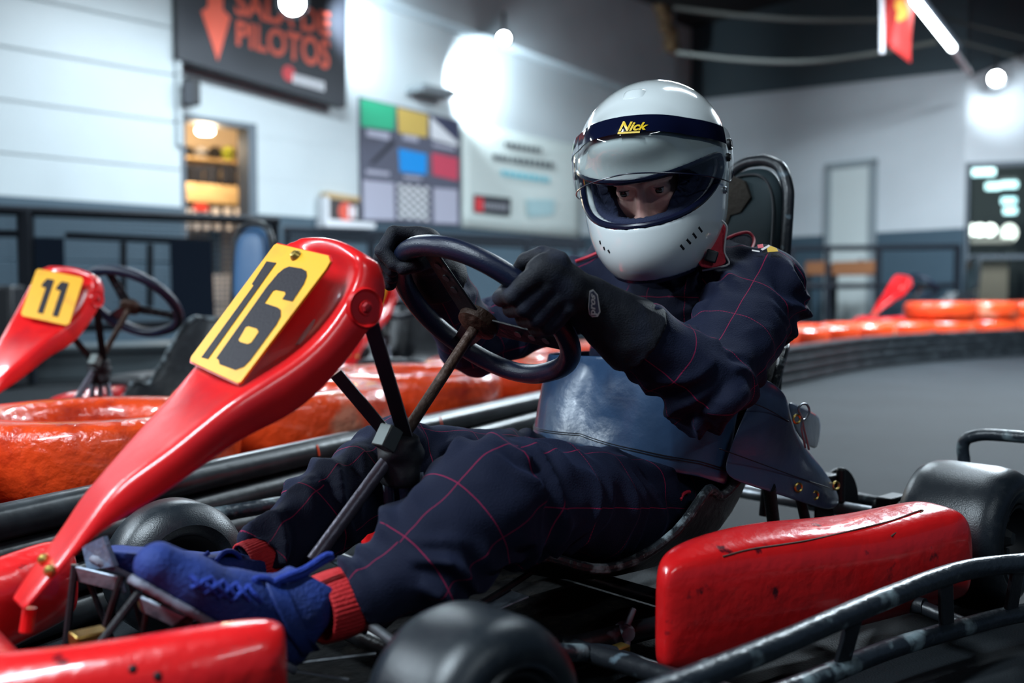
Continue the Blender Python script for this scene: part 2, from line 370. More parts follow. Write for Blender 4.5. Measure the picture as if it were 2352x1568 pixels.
# dark cladding above the white walls
up = M(); poly = [onB(300, -230, .28), onB(900, 0, .28), onB(1400, 186, .28), onB(1548, 243, .28)]
poly += [A(poly[-1][0], poly[-1][1], H), A(poly[0][0], poly[0][1], H)]
tag(up.prism(poly, -BN * 0.26).build('trim_1', m_upper, smooth=0), kind='structure')
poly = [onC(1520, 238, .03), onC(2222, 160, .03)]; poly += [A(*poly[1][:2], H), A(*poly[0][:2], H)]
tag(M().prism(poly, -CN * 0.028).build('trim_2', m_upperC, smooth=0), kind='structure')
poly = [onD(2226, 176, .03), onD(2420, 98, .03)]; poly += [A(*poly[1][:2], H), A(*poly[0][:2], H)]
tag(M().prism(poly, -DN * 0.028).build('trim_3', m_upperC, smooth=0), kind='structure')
# frayed brown insulation along the end of the cladding
ins = M(); rnd = random.Random(3)
for i in range(26):
    t = i / 25; p = onB(1500 + 48 * t + rnd.uniform(-6, 6), -40 + 150 * t, .34)
    ins.ball(p, rnd.uniform(.05, .10), 10, sc=(1, rnd.uniform(.6, 1.2), rnd.uniform(.8, 1.6)))
tag(ins.build('insulation_strip', mat('brown_insulation', (0.16, 0.10, 0.05), 0.8, bump=0.8, bscale=20, col2=(0.30, 0.20, 0.10), nscale=9)), 'ragged brown insulation strip along the cut end of the dark cladding', 'insulation')
# conduit down the corner of the boarded wall
c0 = B0 + BN * .18 + BD * (sA - 0.02)
tag(M().tube([c0 + Z * 1.9, c0 + Z * 4.4], 0.03).build('trim_4', m_wallA), kind='structure')

# ---- doorway and the warm store room behind it
m_frame = mat('grey_door_frame', (0.10, 0.125, 0.15), 0.5)
fr = M(); dc = (sdoor0 + sdoor1) / 2; dw = sdoor1 - sdoor0
fr.box(B0 + BD * (sdoor1 + .03) + Z * zdoor / 2, (.09, .2, zdoor), (BD, BN, Z)); fr.box(B0 + BD * (sdoor0 - .02) + Z * zdoor / 2, (.05, .2, zdoor), (BD, BN, Z))
fr.box(B0 + BD * dc + Z * (zdoor + .02), (dw + .15, .2, .05), (BD, BN, Z))
tag(fr.build('door_1', m_frame, smooth=0), kind='structure')
m_warm = mat('warm_plaster', (0.62, 0.50, 0.36), 0.7)
rb = B0 - BN * 1.9
tag(M().box(rb + BD * dc + Z * 1.3, (4.4, .1, 2.6), (BD, BN, Z)).build('wall_store', m_warm, smooth=0), kind='structure')
tag(M().box(B0 + BD * (dc + 2.2) - BN * 1.0 + Z * 1.3, (.1, 1.75, 2.6), (BD, BN, Z)).box(B0 + BD * (dc - 2.2) - BN * 1.0 + Z * 1.3, (.1, 1.75, 2.6), (BD, BN, Z)).build('wall_side', m_warm, smooth=0), kind='structure')
tag(M().box(B0 + BD * dc - BN * 1.03 + Z * 2.65, (4.4, 1.8, .1), (BD, BN, Z)).build('ceiling_store', m_warm, smooth=0), kind='structure')
onS = lambda px, py, off=0.35: plane_hit(px, py, rb + BN * off, BN)
m_wood = mat('pale_wood', (0.52, 0.36, 0.18), 0.5, col2=(0.42, 0.27, 0.12), nscale=4, stretch=(1, 1, 8))
cl = empty('ceiling_light', onS(471, 300, 1.2), label='round white ceiling light glowing inside the doorway', cat='lamp')
cc = onS(471, 301, 1.2); M().lathe(cc + Z * .0, (0, 0, 1), [(0, -.03), (.07, -.03), (.09, -.01), (.09, .02), (0, .02)], 24).build('diffuser', emit('warm_lamp', (1, .93, .8), 9), cl)
lamp('store_lamp', 'POINT', cc - Z * .15, cc, 55, (1, .78, .52), cl, shadow_soft_size=.1)
sh = empty('wooden_shelf', A(*onS(490, 600)[:2], 0), label='pale wooden shelf board on the store room wall seen through the doorway', cat='shelf')
for y in (450, 374): M().box(onS(490, y, .66 if y == 450 else .25), (1.9, .4 if y == 450 else .5, .20 if y == 450 else .03), (BD, BN, Z)).build('board', m_wood, sh, bevel=.01)
for q in (-.8, 0, .8): M().box(A(*(onS(490, 500, .12) + BD * q)[:2], .9), (.04, .24, 1.8), (BD, BN, Z)).build('bracket', m_black, sh)
hel_cols = [((.02, .02, .025), 'all black'), ((.5, .5, .52), 'pale grey'), ((.55, .36, .30), 'pinkish'), ((.55, .62, .06), 'lime yellow'), ((.03, .03, .035), 'dark')]
def small_helmet(c, r, m, name, **kw):
    e = empty(name, c - Z * r, **kw)
    M().ball(c, r, 18, sc=(1, 1, 1.05)).build('shell', m, e)
    M().ball(c - BN * -.02 + Z * .02 - Z * .03, r * .97, 18, sc=(1, 1, .42)).build('visor', m_black, e)
    return e
for i, px in enumerate((431, 462, 493, 524)):
    small_helmet(onS(px, 352, .3), .075, m_black if i % 2 == 0 else mat('helmet_%d' % i, hel_cols[i][0], .2), 'shelf_helmet',
                 label='%s helmet on the store room shelf, number %s from the shelf\'s door-hinge end' % (['black', 'pale grey', 'glossy black', 'lime yellow'][i], ['one', 'two', 'three', 'four'][i]), cat='helmet', group='helmets on the store room shelf')
for i, px in enumerate((448, 487, 527)):
    p = onS(px, 402, .5); g = M(); g.grid([[p + BD * (x * (.075 + .02 * abs(zz))) + BN * (.03 * math.cos(9 * x + i)) + Z * (zz * .11) for x in np.linspace(-1, 1, 9)] for zz in np.linspace(-1, 1, 6)])
    tag(g.build('hanging_suit', mat('dark_suit_%d' % i, (.012, .016, .03), .8), solid=.05), 'dark racing suit hanging under the shelf helmets, %s of three' % ['first', 'middle', 'last'][i], 'clothing', 'dark suits hanging in the store room')
m_pale = mat('pale_cream', (.72, .64, .60), .5)
tag(M().box(onS(485, 497, .55), (1.8, .5, .20), (BD, BN, Z)).build('store_counter', m_black, bevel=.02), 'black counter behind the doorway carrying pale cups', 'counter')
for i, px in enumerate((424, 446, 470, 496, 523, 548)):
    for j, py in enumerate((488, 520)):
        c = onS(px + 3 * j, py, .86 if j == 0 else .85); o = M().lathe(c - Z * .045, (0, 0, 1), [(.0, 0), (.036, 0), (.05, .09), (.046, .09), (.034, .01), (0, .01)], 16).build('cup', m_pale)
        tag(o, 'pale cup in the %s row on the store counter' % ['upper', 'lower'][j], 'cup', 'pale cups on the store counter')
tag(M().box(onS(461, 477, .9), (.16, .02, .07), (BD, BN, Z)).build('red_card', mat('red_card', (.5, .03, .02), .5), bevel=.004), 'small red card standing above the pale cups', 'sign')
tag(M().box(A(*onS(485, 540, .85)[:2], .62), (1.8, .04, .30), (BD, BN, Z)).box(A(*onS(485, 540, .85)[:2], .22), (1.8, .04, .44), (BD, BN, Z)).build('counter_front', m_pale), 'cream front panel below the cups in the doorway', 'panel')

# ---- signs on the back wall
m_board = mat('black_sign_board', (0.020, 0.023, 0.032), 0.5); m_letter = mat('red_orange_letters', (0.90, 0.13, 0.07), 0.5)
m_signwhite = mat('sign_white', (0.75, 0.75, 0.78), 0.5); m_signred = mat('sign_red', (0.70, 0.05, 0.06), 0.5)
def onsign(px, py): return onB(px, py, .245)
def letters(mm, s, quad, hit, off, mi=0, bold=0.02, lift=None, shear=0.0):
    V, fs = text_mesh(s, bold, shear); mm.add([quadmap([hit(*q) for q in quad], v) + (lift if lift is not None else 0) for v in V], fs, mi)
sg = empty('hall_sign', onB(600, 190, .2), label='black board with red lettering and a red down arrow, high on the back wall', cat='sign')
q = [onB(402, -160, .24), onB(797, -30, .24), onB(795, 246, .24), onB(408, 134, .24)]
M().prism(q, -BN * .14).build('board', m_board, sg, smooth=0)
t = M(); letters(t, 'PILOTOS', [(543, 45), (758, 92), (757, 161), (543, 104)], onsign, 0, bold=.028); t.build('lettering', m_letter, sg, smooth=0)
t = M(); letters(t, 'SALA DE', [(540, -26), (757, 28), (757, 84), (540, 33)], onsign, 0, bold=.028); t.build('lettering', m_letter, sg, smooth=0)
ar = [(477, -60), (512, -48), (512, 22), (529, 40), (500, 140), (462, 26), (477, 16)]
M().prism([onsign(*p) for p in ar], BN * .004).build('arrow', m_letter, sg, smooth=0)
c = onsign(663, 168); M().lathe(c, BN, [(0, 0), (.075, 0), (.075, .004), (0, .004)], 24).build('logo_disc', m_signred, sg)
t = M(); hts = [.9, 1, .8, 1, .75, .95, .8, 1, .85]
for i, hh in enumerate(hts):
    x = 672 + i * 8.3; y = 168 + i * 2.3; t.prism([onsign(x, y), onsign(x + 6, y + 1.6), onsign(x + 6, y + 24), onsign(x, y + 22.4)], BN * .005)
t.build('logo_strip', m_signwhite, sg, smooth=0)
sp = empty('wall_speaker', onB(432, 235, .05), label='small black loudspeaker fixed to the wall between the sign and the doorway', cat='speaker')
M().box(onB(432, 213, .16), (.13, .22, .24), (BD, BN, Z)).build('cabinet', m_black, sp, bevel=.015)
M().box(onB(432, 213, .275), (.10, .01, .20), (BD, BN, Z)).build('grille', mat('speaker_grille', (.03, .035, .045), .6), sp)
M().tube([onB(424, 240, 0), onB(428, 225, .08)], .02).build('bracket', m_black, sp)
# flag chart banner
fb = empty('flag_banner', onB(940, 515, .02), label='dark banner of nine racing flags hung on the back wall', cat='banner')
hb = lambda px, py: onB(px, py, .03); hb2 = lambda px, py: onB(px, py, .034)
M().prism([hb(825, 221), hb(1055, 277), hb(1058, 520), hb(829, 507)], -BN * .02).build('cloth', mat('slate_banner', (.095, .098, .14), .6, col2=(.07, .07, .10), nscale=2), fb, smooth=0)
zz = lambda pts: [(800 + x / 3.92, 200 + y / 3.92) for x, y in pts]
def flagpatch(pts, m, nm='flag_picture'): M().prism([hb2(*p) for p in zz(pts)], BN * .002).build(nm, m, fb, smooth=0)
flagpatch([(110, 100), (425, 172), (412, 390), (115, 352)], mat('flag_green', (.03, .42, .22), .6))
flagpatch([(440, 180), (715, 250), (710, 455), (452, 412)], mat('flag_yellow', (.62, .42, .10), .6))
flagpatch([(735, 262), (990, 500), (985, 532), (745, 462)], m_signwhite)
flagpatch([(745, 262), (990, 318), (990, 490)], mat('flag_slate', (.05, .055, .11), .6))
flagpatch([(395, 470), (430, 500), (235, 690), (190, 690)], mat('flag_black', (.022, .022, .035), .6))
flagpatch([(450, 550), (705, 602), (702, 790), (465, 762)], mat('flag_blue', (.0, .28, .75), .6))
flagpatch([(750, 588), (988, 640), (985, 842), (762, 792)], mat('flag_red', (.60, .06, .11), .6))
m_lil = mat('flag_grey', (.42, .41, .50), .6)
flagpatch([(130, 835), (410, 862), (420, 1195), (140, 1190)], m_lil); flagpatch([(765, 905), (985, 925), (985, 1232), (770, 1222)], m_lil)
for pts in ([(165, 380), (370, 412), (370, 478), (165, 440)], [(490, 425), (630, 448), (630, 498), (490, 470)], [(760, 500), (960, 545), (960, 575), (760, 530)], [(160, 740), (370, 765), (370, 800), (160, 780)], [(500, 795), (660, 812), (660, 835), (500, 822)]): flagpatch(pts, m_lil, 'caption_bar')
ck = M(); nx, ny = 7, 9
Q4 = [hb2(*p) for p in zz([(445, 868), (722, 900), (722, 1205), (452, 1180)])]
for i in range(nx):
    for j in range(ny):
        cs = [(i / nx, 1 - j / ny), ((i + 1) / nx, 1 - j / ny), ((i + 1) / nx, 1 - (j + 1) / ny), (i / nx, 1 - (j + 1) / ny)]
        ck.add([quadmap(Q4, c_) + BN * .002 for c_ in cs], [(0, 1, 2, 3)], (i + j) % 2)
ck.build('checkered_flag', [m_signwhite, mat('check_black', (.10, .10, .11), .6)], fb, smooth=0, weld=False)
# white notice banner
wb = empty('notice_banner', onB(1195, 530, .02), label='off-white banner with grey and teal lettering next to the flag banner', cat='banner')
rows = []
for v in np.linspace(0, 1, 9): rows.append([quadmap([hb(1060, 278), hb(1334, 336), hb(1334, 546), hb(1060, 522)], (u, 1 - v)) + BN * .012 * math.sin(7 * u + 3 * v) for u in np.linspace(0, 1, 15)])
M().grid(rows).build('cloth', mat('offwhite_banner', (.60, .66, .63), .6), wb, solid=.006)
hw = lambda px, py: onB(px, py, .055)
def bars(pts, n, m, nm, seed):
    r = random.Random(seed); t = M(); u = 0; q4 = [hw(*p) for p in zz(pts)]
    while u < 1:
        wd = r.uniform(.5, 1.2) / n; t.add([quadmap(q4, c_) for c_ in ((u, 1), (min(1, u + wd), 1), (min(1, u + wd), 0), (u, 0))], [(0, 1, 2, 3)]); u += wd + .35 / n
    t.build(nm, m, wb, smooth=0)
m_gtx = mat('grey_lettering', (.06, .07, .08), .6); m_teal = mat('teal_lettering', (.12, .50, .60), .6); m_tealp = mat('pale_teal_print', (.42, .60, .62), .6)
bars([(1410, 490), (1740, 545), (1740, 592), (1410, 535)], 9, m_gtx, 'lettering', 1); bars([(1300, 600), (1860, 680), (1860, 735), (1300, 650)], 14, m_gtx, 'lettering', 2)
bars([(1380, 745), (1810, 810), (1810, 860), (1380, 790)], 11, m_teal, 'lettering', 5)
M().prism([hw(*p) for p in zz([(1130, 965), (1462, 1000), (1458, 1155), (1130, 1122)])], BN * .003).build('logo_box', m_board, wb, smooth=0)
M().prism([onB(*p, .059) for p in zz([(1140, 990), (1215, 998), (1215, 1125), (1140, 1115)])], BN * .002).build('logo_mark', m_signred, wb, smooth=0)
t = M()
for i in range(7): x = 1225 + i * 31; t.prism([onB(*p, .059) for p in zz([(x, 1035 + i * 3), (x + 22, 1037 + i * 3), (x + 22, 1095 + i * 3), (x, 1093 + i * 3)])], BN * .002)
t.build('logo_strip', mat('grey_print', (.30, .30, .33), .6), wb, smooth=0)
M().prism([hw(*p) for p in zz([(1600, 1010), (1860, 1010), (1850, 1150), (1620, 1170)])], BN * .002).build('faint_print', m_tealp, wb, smooth=0)
# small framed red sign beside the flag banner
rs = empty('framed_notice', onB(790, 520, .05), label='small framed notice with a red emblem beside the flag banner', cat='sign')
M().prism([onB(758, 452, .12), onB(826, 462, .12), onB(826, 512, .12), onB(758, 505, .12)], -BN * .1).build('panel', mat('dark_notice', (.05, .04, .04), .5), rs, smooth=0)
M().prism([onB(752, 440, .14), onB(826, 452, .14), onB(826, 464, .14), onB(752, 454, .14)], -BN * .12).build('top_rail', m_wood, rs)
M().prism([onB(748, 502, .16), onB(862, 512, .16), onB(862, 524, .16), onB(748, 520, .16)], -BN * .16).build('shelf_lip', m_signwhite, rs)
M().prism([onB(748, 450, .14), onB(757, 451, .14), onB(757, 510, .14), onB(748, 508, .14)], -BN * .12).build('side_rail', m_signwhite, rs)
M().lathe(onB(795, 486, .125), BN, [(0, 0), (.10, 0), (.10, .004), (0, .004)], 20).build('emblem', mat('emblem_red', (.75, .10, .06), .5), rs)
t = M(); 
for i in range(2): t.prism([onB(800 + 11 * i, 472 + i, .131), onB(808 + 11 * i, 473 + i, .131), onB(808 + 11 * i, 500 + i, .131), onB(800 + 11 * i, 499 + i, .131)], BN * .002)
t.build('emblem_mark', m_signwhite, rs, smooth=0)

# ---- lamps
m_glow = emit('lamp_glow', (.86, .95, 1.0), 40); m_tubeglow = emit('tube_glow', (.85, .97, 1.0), 14)
def flood(c, n, r, label, spots=(), name='flood_light'):
    e = empty(name, c, label=label, cat='lamp'); n = nrm(n)
    M().lathe(c, n, [(r * .3, -r * 1.6), (r * .9, -r), (r * 1.1, 0), (r * 1.1, r * .15)], 24).build('housing', m_blackmetal, e)
    M().lathe(c + n * r * .05, n, [(0, r * .25), (r * .6, r * .18), (r, 0)], 24).build('lens', m_glow, e)
    M().tube([c - n * r * 1.5, c - n * r * 1.5 + Z * .3], .02).build('hanger', m_blackmetal, e)
    for p, tg, pw, ang, bl in spots: lamp('flood_beam', 'SPOT', p, tg, pw, COOL, e, spot_size=ang, spot_blend=bl, shadow_soft_size=.05)
    return e
c = onB(672, 6, 1.1); flood(c, CAM - c, .13, 'bright round flood light hanging in front of the sign board', [(onB(800, 20, .62), onB(838, 90, 0), 150, 1.7, .9)])
c = onB(1157, 88, .5); flood(c, CAM - c, .085, 'small round flood light under the edge of the dark cladding', [(c + BN * .0 - Z * .1, onB(1200, 200, 0), 30, 1.6, 1)])
c = onD(2288, 180, .5); flood(c, CAM - c, .095, 'bright round flood light above the glass doors', [(onD(2296, 190, .8), onD(2302, 235, 0), 42, 1.2, .9), (c + CN * 2.0 - DD * .4, onC(2120, 330, 0), 80, 1.5, 1)])
wl = empty('wall_projector', onB(1010, 215, .1), label='grey box-shaped wall light throwing a white patch on the wall', cat='lamp')
M().prism([onB(975, 190, .28), onB(1055, 208, .28), onB(1045, 226, .28), onB(968, 208, .28)], -BN * .28).build('housing', mat('grey_lamp_box', (.22, .25, .27), .5), wl, bevel=.02)
M().box(onB(1050, 200, .2), (.02, .16, .10), (BD, BN, Z)).build('lens', emit('projector_glow', (.9, .97, 1), 6), wl)
lamp('projector_beam', 'SPOT', onB(1075, 180, .42), onB(1098, 200, 0), 150, COOL, wl, spot_size=1.9, spot_blend=.5, shadow_soft_size=.03)
ft = empty('fluorescent_lamp', P(2140, 60, 9.6), label='glowing fluorescent tube slanting beside the red flag', cat='lamp')
M().tube([P(2100, 0, 9.2), P(2187, 110, 10.2)], .034).build('tube', m_tubeglow, ft)
M().tube([P(2108, -4, 9.3), P(2195, 108, 10.3)], .05).build('fitting', m_grey, ft)
M().tube([P(2189, 113, 10.25), P(2226, 166, 10.9)], .03).build('conduit', m_signwhite, ft)
for i, (c, d, ln, pw) in enumerate(ADDED_TUBES):  # added fittings outside the view, each with its own area light
    d = nrm(A(*d)); c = A(*c); e = empty('added_tube_light', c, label='unseen white tube light added to brighten the hall, %s' % ['over the kart nose', 'beside the near side rail', 'low over the pit lane', 'over the track', 'over the far bend', 'before the sign wall', 'by the boarded wall', 'before the banners'][i], cat='lamp', group='added unseen tube lights')
    M().box(c + Z * .05, (ln, .12, .05), (d, np.cross(Z, d), Z)).build('fitting', m_signwhite, e, bevel=.01)
    M().tube([c - d * ln / 2, c + d * ln / 2], .025).build('tube', m_tubeglow, e)
    for q in (-.4, .4): M().tube([c + d * q * ln + Z * .07, A(*(c + d * q * ln)[:2], H)], .006, 6).build('hanger', m_blackmetal, e)
    o = lamp('tube_glow', 'AREA', c - Z * .04, c - Z, pw, COOL, e, shape='RECTANGLE', size=.1, size_y=ln)
    o.matrix_local = wm(e).inverted() @ Matrix.Translation(Vector(c - Z * .04)) @ Matrix.Rotation(math.atan2(d[1], d[0]) - PI / 2, 4, 'Z')

# ---- flag and cables under the roof
fl = empty('hanging_flag', P(2060, 0, 9.3), label='red flag with a yellow emblem hanging from the roof on a white pole', cat='flag')
rows = []
for v in np.linspace(0, 1, 12):
    rows.append([P(2030 + 64 * u + 3 * math.sin(5 * v), -70 + v * (165 + 50 * u) , 9.3 + .10 * math.sin(6 * u + 2 * v)) for u in np.linspace(0, 1, 14)])
M().grid(rows).build('cloth', mat('flag_cloth', (.62, .035, .03), .7), fl, solid=.004)
M().tube([P(2026, -80, 9.28), P(2026, 122, 9.28)], .018).build('pole', m_signwhite, fl)
t = M()
for (x, y, r) in ((2068, 12, .05), (2074, 30, .045), (2066, 40, .03), (2078, 20, .03)): t.ball(P(x, y, 9.19), r, 12, sc=(1, .1, 1.3))
t.build('emblem', mat('emblem_yellow', (.80, .36, .02), .6), fl)
m_cab = mat('grey_cable', (.07, .075, .07), .8, spec=.2)
for pts, r, lb in ((((1546, 18), (1700, 36), (1850, 46), (2022, 46)), .024, 'thick grey cable sagging from the cladding to the red flag'), (((1552, 122), (1700, 138), (1850, 142), (1990, 126), (2150, 96)), .024, 'lower grey cable sagging under the roof to the fluorescent tube'),
                 (((2160, 38), (2260, 66), (2370, 92)), .014, 'thin grey cable running from the fluorescent tube over the glass doors'), (((2195, 92), (2280, 116), (2370, 142)), .012, 'lowest thin cable above the bright flood light')):
    tag(M().tube([P(x, y, 10.3) for x, y in pts], r, 8, smooth=5).build('roof_cable', m_cab), lb, 'cable')

# ---- glass doors, and the lit room behind them
gf = empty('door_2', C1 + DD * gd0, kind='structure')
m_glass = bpy.data.materials.new('door_glass'); m_glass.use_nodes = True
_p = m_glass.node_tree.nodes['Principled BSDF']; _p.inputs['Transmission Weight'].default_value = 1; _p.inputs['Roughness'].default_value = 0.0; _p.inputs['IOR'].default_value = 1.45; _p.inputs['Base Color'].default_value = (.75, .9, .88, 1)
wleaf = .80
for i in range(3):
    s0 = gd0 + .02 + i * (wleaf + .06)
    lf = M()
    for (sc_, zc, wx, hz) in ((s0 + .01, zg / 2, .03, zg), (s0 + wleaf, zg / 2, .07, zg), (s0 + wleaf / 2, zg - .03, wleaf, .06), (s0 + wleaf / 2, .05, wleaf, .1), (s0 + wleaf / 2, 1.0, wleaf, .05)):
        lf.box(C1 + DD * sc_ + Z * zc, (wx, .06, hz), (DD, DN, Z))
    lf.build('leaf_frame', m_frame, gf, smooth=0)
    M().box(C1 + DD * (s0 + wleaf / 2) + Z * zg / 2, (wleaf - .04, .012, zg - .1), (DD, DN, Z)).build('pane', m_glass, gf, smooth=0)
tag(gf, kind='structure')
m_dim = mat('dim_room_wall', (.06, .075, .09), .7)
rc = C1 + DD * 2.2
tag(M().box(rc - DN * 3.6 + Z * 1.4, (4.2, .1, 2.8), (DD, DN, Z)).build('wall_room', m_dim, smooth=0), kind='structure')
tag(M().box(C1 + DD * .08 - DN * 2.0 + Z * 1.4, (.1, 3.3, 2.8), (DD, DN, Z)).box(C1 + DD * 4.35 - DN * 2.0 + Z * 1.4, (.1, 3.3, 2.8), (DD, DN, Z)).build('wall_room_side', m_dim, smooth=0), kind='structure')
tag(M().box(rc - DN * 1.9 + Z * 2.85, (4.2, 3.5, .1), (DD, DN, Z)).build('ceiling_room', m_dim, smooth=0), kind='structure')
onR = lambda px, py, off: plane_hit(px, py, C1 - DN * off, DN)
m_cyan = emit('shop_light', (.55, .92, 1.0), 2.2)
for i, (x, y, wd, off, nmx) in enumerate(((2247, 396, .42, 1.6, 'long pale light strip at the top of the glass door'), (2281, 428, .20, 2.2, 'short light strip under the long one behind the glass'), (2318, 424, .22, 2.2, 'short light strip beside the door mullion at the top'), (2317, 461, .20, 2.6, 'second light strip down in the narrow glass leaf'), (2320, 484, .18, 2.6, 'third light strip down in the narrow glass leaf'), (2222, 480, .09, 2.4, 'small round light low behind the glass by the wall corner'))):
    c = onR(x, y, off); e = empty('shop_light', c, label=nmx, cat='lamp', group='light strips behind the glass doors')
    M().box(c, (wd, .05, .10), (DD, DN, Z)).build('diffuser', m_cyan, e, bevel=.03); M().box(c + Z * .07, (wd * .9, .04, .04), (DD, DN, Z)).build('fitting', m_frame, e)
ctr = empty('shop_counter', A(*onR(2250, 600, 2.4)[:2], 0), label='cream counter lit up behind the glass doors', cat='counter')
M().box(A(*onR(2254, 600, 2.4)[:2], .52), (.62, .5, 1.04), (DD, DN, Z)).build('front', m_pale, ctr, bevel=.01)
M().box(onR(2254, 556, 2.3), (.70, .7, .08), (DD, DN, Z)).build('top', m_signwhite, ctr, bevel=.01)
lb = empty('light_box', onR(2255, 545, 2.3), label='row of glowing white lamps standing on the cream counter', cat='lamp')
for x in (2228, 2250, 2274): M().ball(onR(x, 528, 2.3), .085, 14).build('globe', emit('globe_glow', (1, .98, .92), 4), lb)
tag(M().ball(onR(2318, 535, 3.1), .11, 14, sc=(1, 1, 1.2)).build('globe_lamp', emit('globe2', (1, .97, .9), 2.5)), 'single white globe lamp behind the narrow glass leaf', 'lamp')
tag(M().box(A(*onR(2318, 520, 3.1)[:2], .60), (.22, .3, 1.20), (DD, DN, Z)).build('lamp_pedestal', m_dim, bevel=.02), 'dark pedestal carrying the single globe lamp', 'pedestal')
lamp('room_lamp', 'POINT', onR(2290, 400, 1.2) + Z * .45, CAM, 75, (1, .93, .8), ctr, shadow_soft_size=.15)
# ---- white door, bench and fence in front of the right wall
dr = empty('door_3', A(*onC(1955, 640, .02)[:2], 0), kind='structure')
z0, z1 = .05, onC(1955, 385, .02)[2]
a0, a1 = float((onC(1912, 600) - C0) @ CD), float((onC(2000, 600) - C0) @ CD)
M().box(C0 + CN * .03 + CD * (a0 + a1) / 2 + Z * (z0 + z1) / 2, (a1 - a0, .05, z1 - z0), (CD, CN, Z)).build('leaf', mat('white_door', (.58, .63, .62), .5), dr)
f = M()
for s_ in (a0 - .04, a1 + .04): f.box(C0 + CN * .04 + CD * s_ + Z * (z1 + .04) / 2, (.08, .09, z1 + .04), (CD, CN, Z))
f.box(C0 + CN * .04 + CD * (a0 + a1) / 2 + Z * (z1 + .04), (a1 - a0 + .16, .09, .08), (CD, CN, Z)); f.build('frame', mat('grey_frame', (.25, .29, .31), .5), dr)
M().ball(C0 + CN * .09 + CD * (a1 - .09) + Z * 1.0, .03, 10).build('knob', m_steel, dr)
m_fence = mat('black_fence_paint', (.007, .010, .016), .6, spec=.2)
def fence(name, hit, top, low, posts, panels, mesh, label, rails=(), zlow=0.02, pr=.028, base=None):
    e = empty(name, A(*hit(top[0][0], 700)[:2], 0), label=label, cat='fence')
    M().tube([hit(*p) for p in top], pr * 1.15, 10).build('top_rail', m_fence, e)
    if low: M().tube([hit(*p) for p in low], pr, 10).build('bottom_rail', m_fence, e)
    for pts in rails: M().tube([hit(*p) for p in pts], pr * .8, 8).build('inner_rail', m_fence, e)
    for x, y, wd in posts:
        p = hit(x, y); M().box(A(p[0], p[1], p[2] / 2), (wd, wd, p[2]), None).build('post', m_fence, e, bevel=.004)
    for q in panels:
        p = [hit(*c_) for c_ in q]; nn = nrm(np.cross(p[1] - p[0], p[2] - p[0])); nn = nn if nn @ (CAM - p[0]) > 0 else -nn; p = [v_ + nn * .012 for v_ in p]; M().prism(p, nn * .015).build('panel', mat('navy_panel', (.004, .011, .024), .7, spec=.15), e, smooth=0)
    if mesh:
        a, b, zt, zb = hit(*mesh[0]), hit(*mesh[1]), mesh[2], mesh[3]; t = M(); n = int(np.linalg.norm((b - a)[:2]) / .036)
        for i in range(n + 1): p = a + (b - a) * i / n; t.tube([A(p[0], p[1], zb), A(p[0], p[1], zt)], .004, 4, caps=False)
        for zv in np.arange(zb, zt, .036): t.tube([A(a[0], a[1], zv), A(b[0], b[1], zv)], .004, 4, caps=False)
        t.build('wire_mesh', mat('blue_grey_wire', (.10, .15, .19), .5, .3), e)
    return e
F0, F1 = P(0, 670, 6.2), P(640, 670, 7.14); fn = nrm(np.cross(F1 - F0, Z)); hf = lambda x, y: plane_hit(x, y, F0, fn)
fence('pit_fence', hf, [(-160, 476), (640, 508)], [(-160, 764), (500, 742)], [(58, 483, .075), (632, 508, .05), (-120, 480, .075)], [[(78, 545), (146, 547), (150, 742), (80, 745)], [(388, 550), (484, 553), (492, 742), (394, 745)]],
      ((-160, 670), (640, 670), 1.07, .36), 'black pit fence with wire mesh in front of the boarded wall', rails=[[(-160, 532), (50, 538)], [(150, 541), (484, 556)], [(283, 556), (283, 705)], [(345, 560), (345, 705)]])
tag(M().box(A(*hf(8, 690)[:2], .315) + fn * .2, (.16, .2, .62), None).build('black_cabinet', m_black, bevel=.02), 'tall black cabinet standing at the end of the pit fence', 'cabinet')
tag(M().box(A(*hf(250, 800)[:2], .20) - fn * .42, (2.4, .5, .05), (nrm(F1 - F0), fn, Z)).box(A(*hf(250, 800)[:2], .09) - fn * .42, (2.3, .4, .18), (nrm(F1 - F0), fn, Z)).build('low_step', mat('grey_step', (.07, .09, .10), .6), bevel=.01), 'low grey step running along the foot of the pit fence', 'step')
G0, G1 = P(650, 670, 9.0), P(1340, 670, 10.3); gn = nrm(np.cross(G1 - G0, Z)); hg = lambda x, y: plane_hit(x, y, G0, gn)
fence('lane_fence', hg, [(652, 528), (1345, 556)], [(652, 700), (1345, 700)], [(660, 530, .05), (853, 535, .07), (1210, 548, .06), (1320, 553, .05), (1030, 541, .05)], [], ((652, 670), (1345, 670), 1.1, .5),
      'black fence with wire infill below the banners on the back wall', rails=[[(652, 545), (1345, 570)]])
I0, I1 = P(1800, 670, 11.6), P(2206, 670, 11.3); hn = nrm(np.cross(I1 - I0, Z)); hh_ = lambda x, y: plane_hit(x, y, I0, hn)
fence('rail_fence', hh_, [(1700, 572), (2206, 566)], [(1700, 660), (2206, 655)], [(1902, 570, .05), (2018, 568, .06), (1820, 571, .05), (2200, 567, .06)], [], None, 'black railing in front of the white door')
bn = empty('bench', A(*onC(1930, 620, .9)[:2], 0), label='bench with two brown boards behind the railing by the white door', cat='bench')
for (xa, xb, y) in ((1852, 1903, 616), (1912, 2012, 616)):
    a, b = onC(xa, y, .8), onC(xb, y, .8); M().box((a + b) / 2, (np.linalg.norm(b - a), .04, .17), (CD, CN, Z)).build('back_board', mat('brown_board', (.30, .12, .05), .6), bn, bevel=.01)
    for q in (a, b): M().box(A(q[0], q[1], q[2] / 2) - CN * .05, (.05, .05, q[2] + .1), (CD, CN, Z)).build('leg', m_blackmetal, bn)
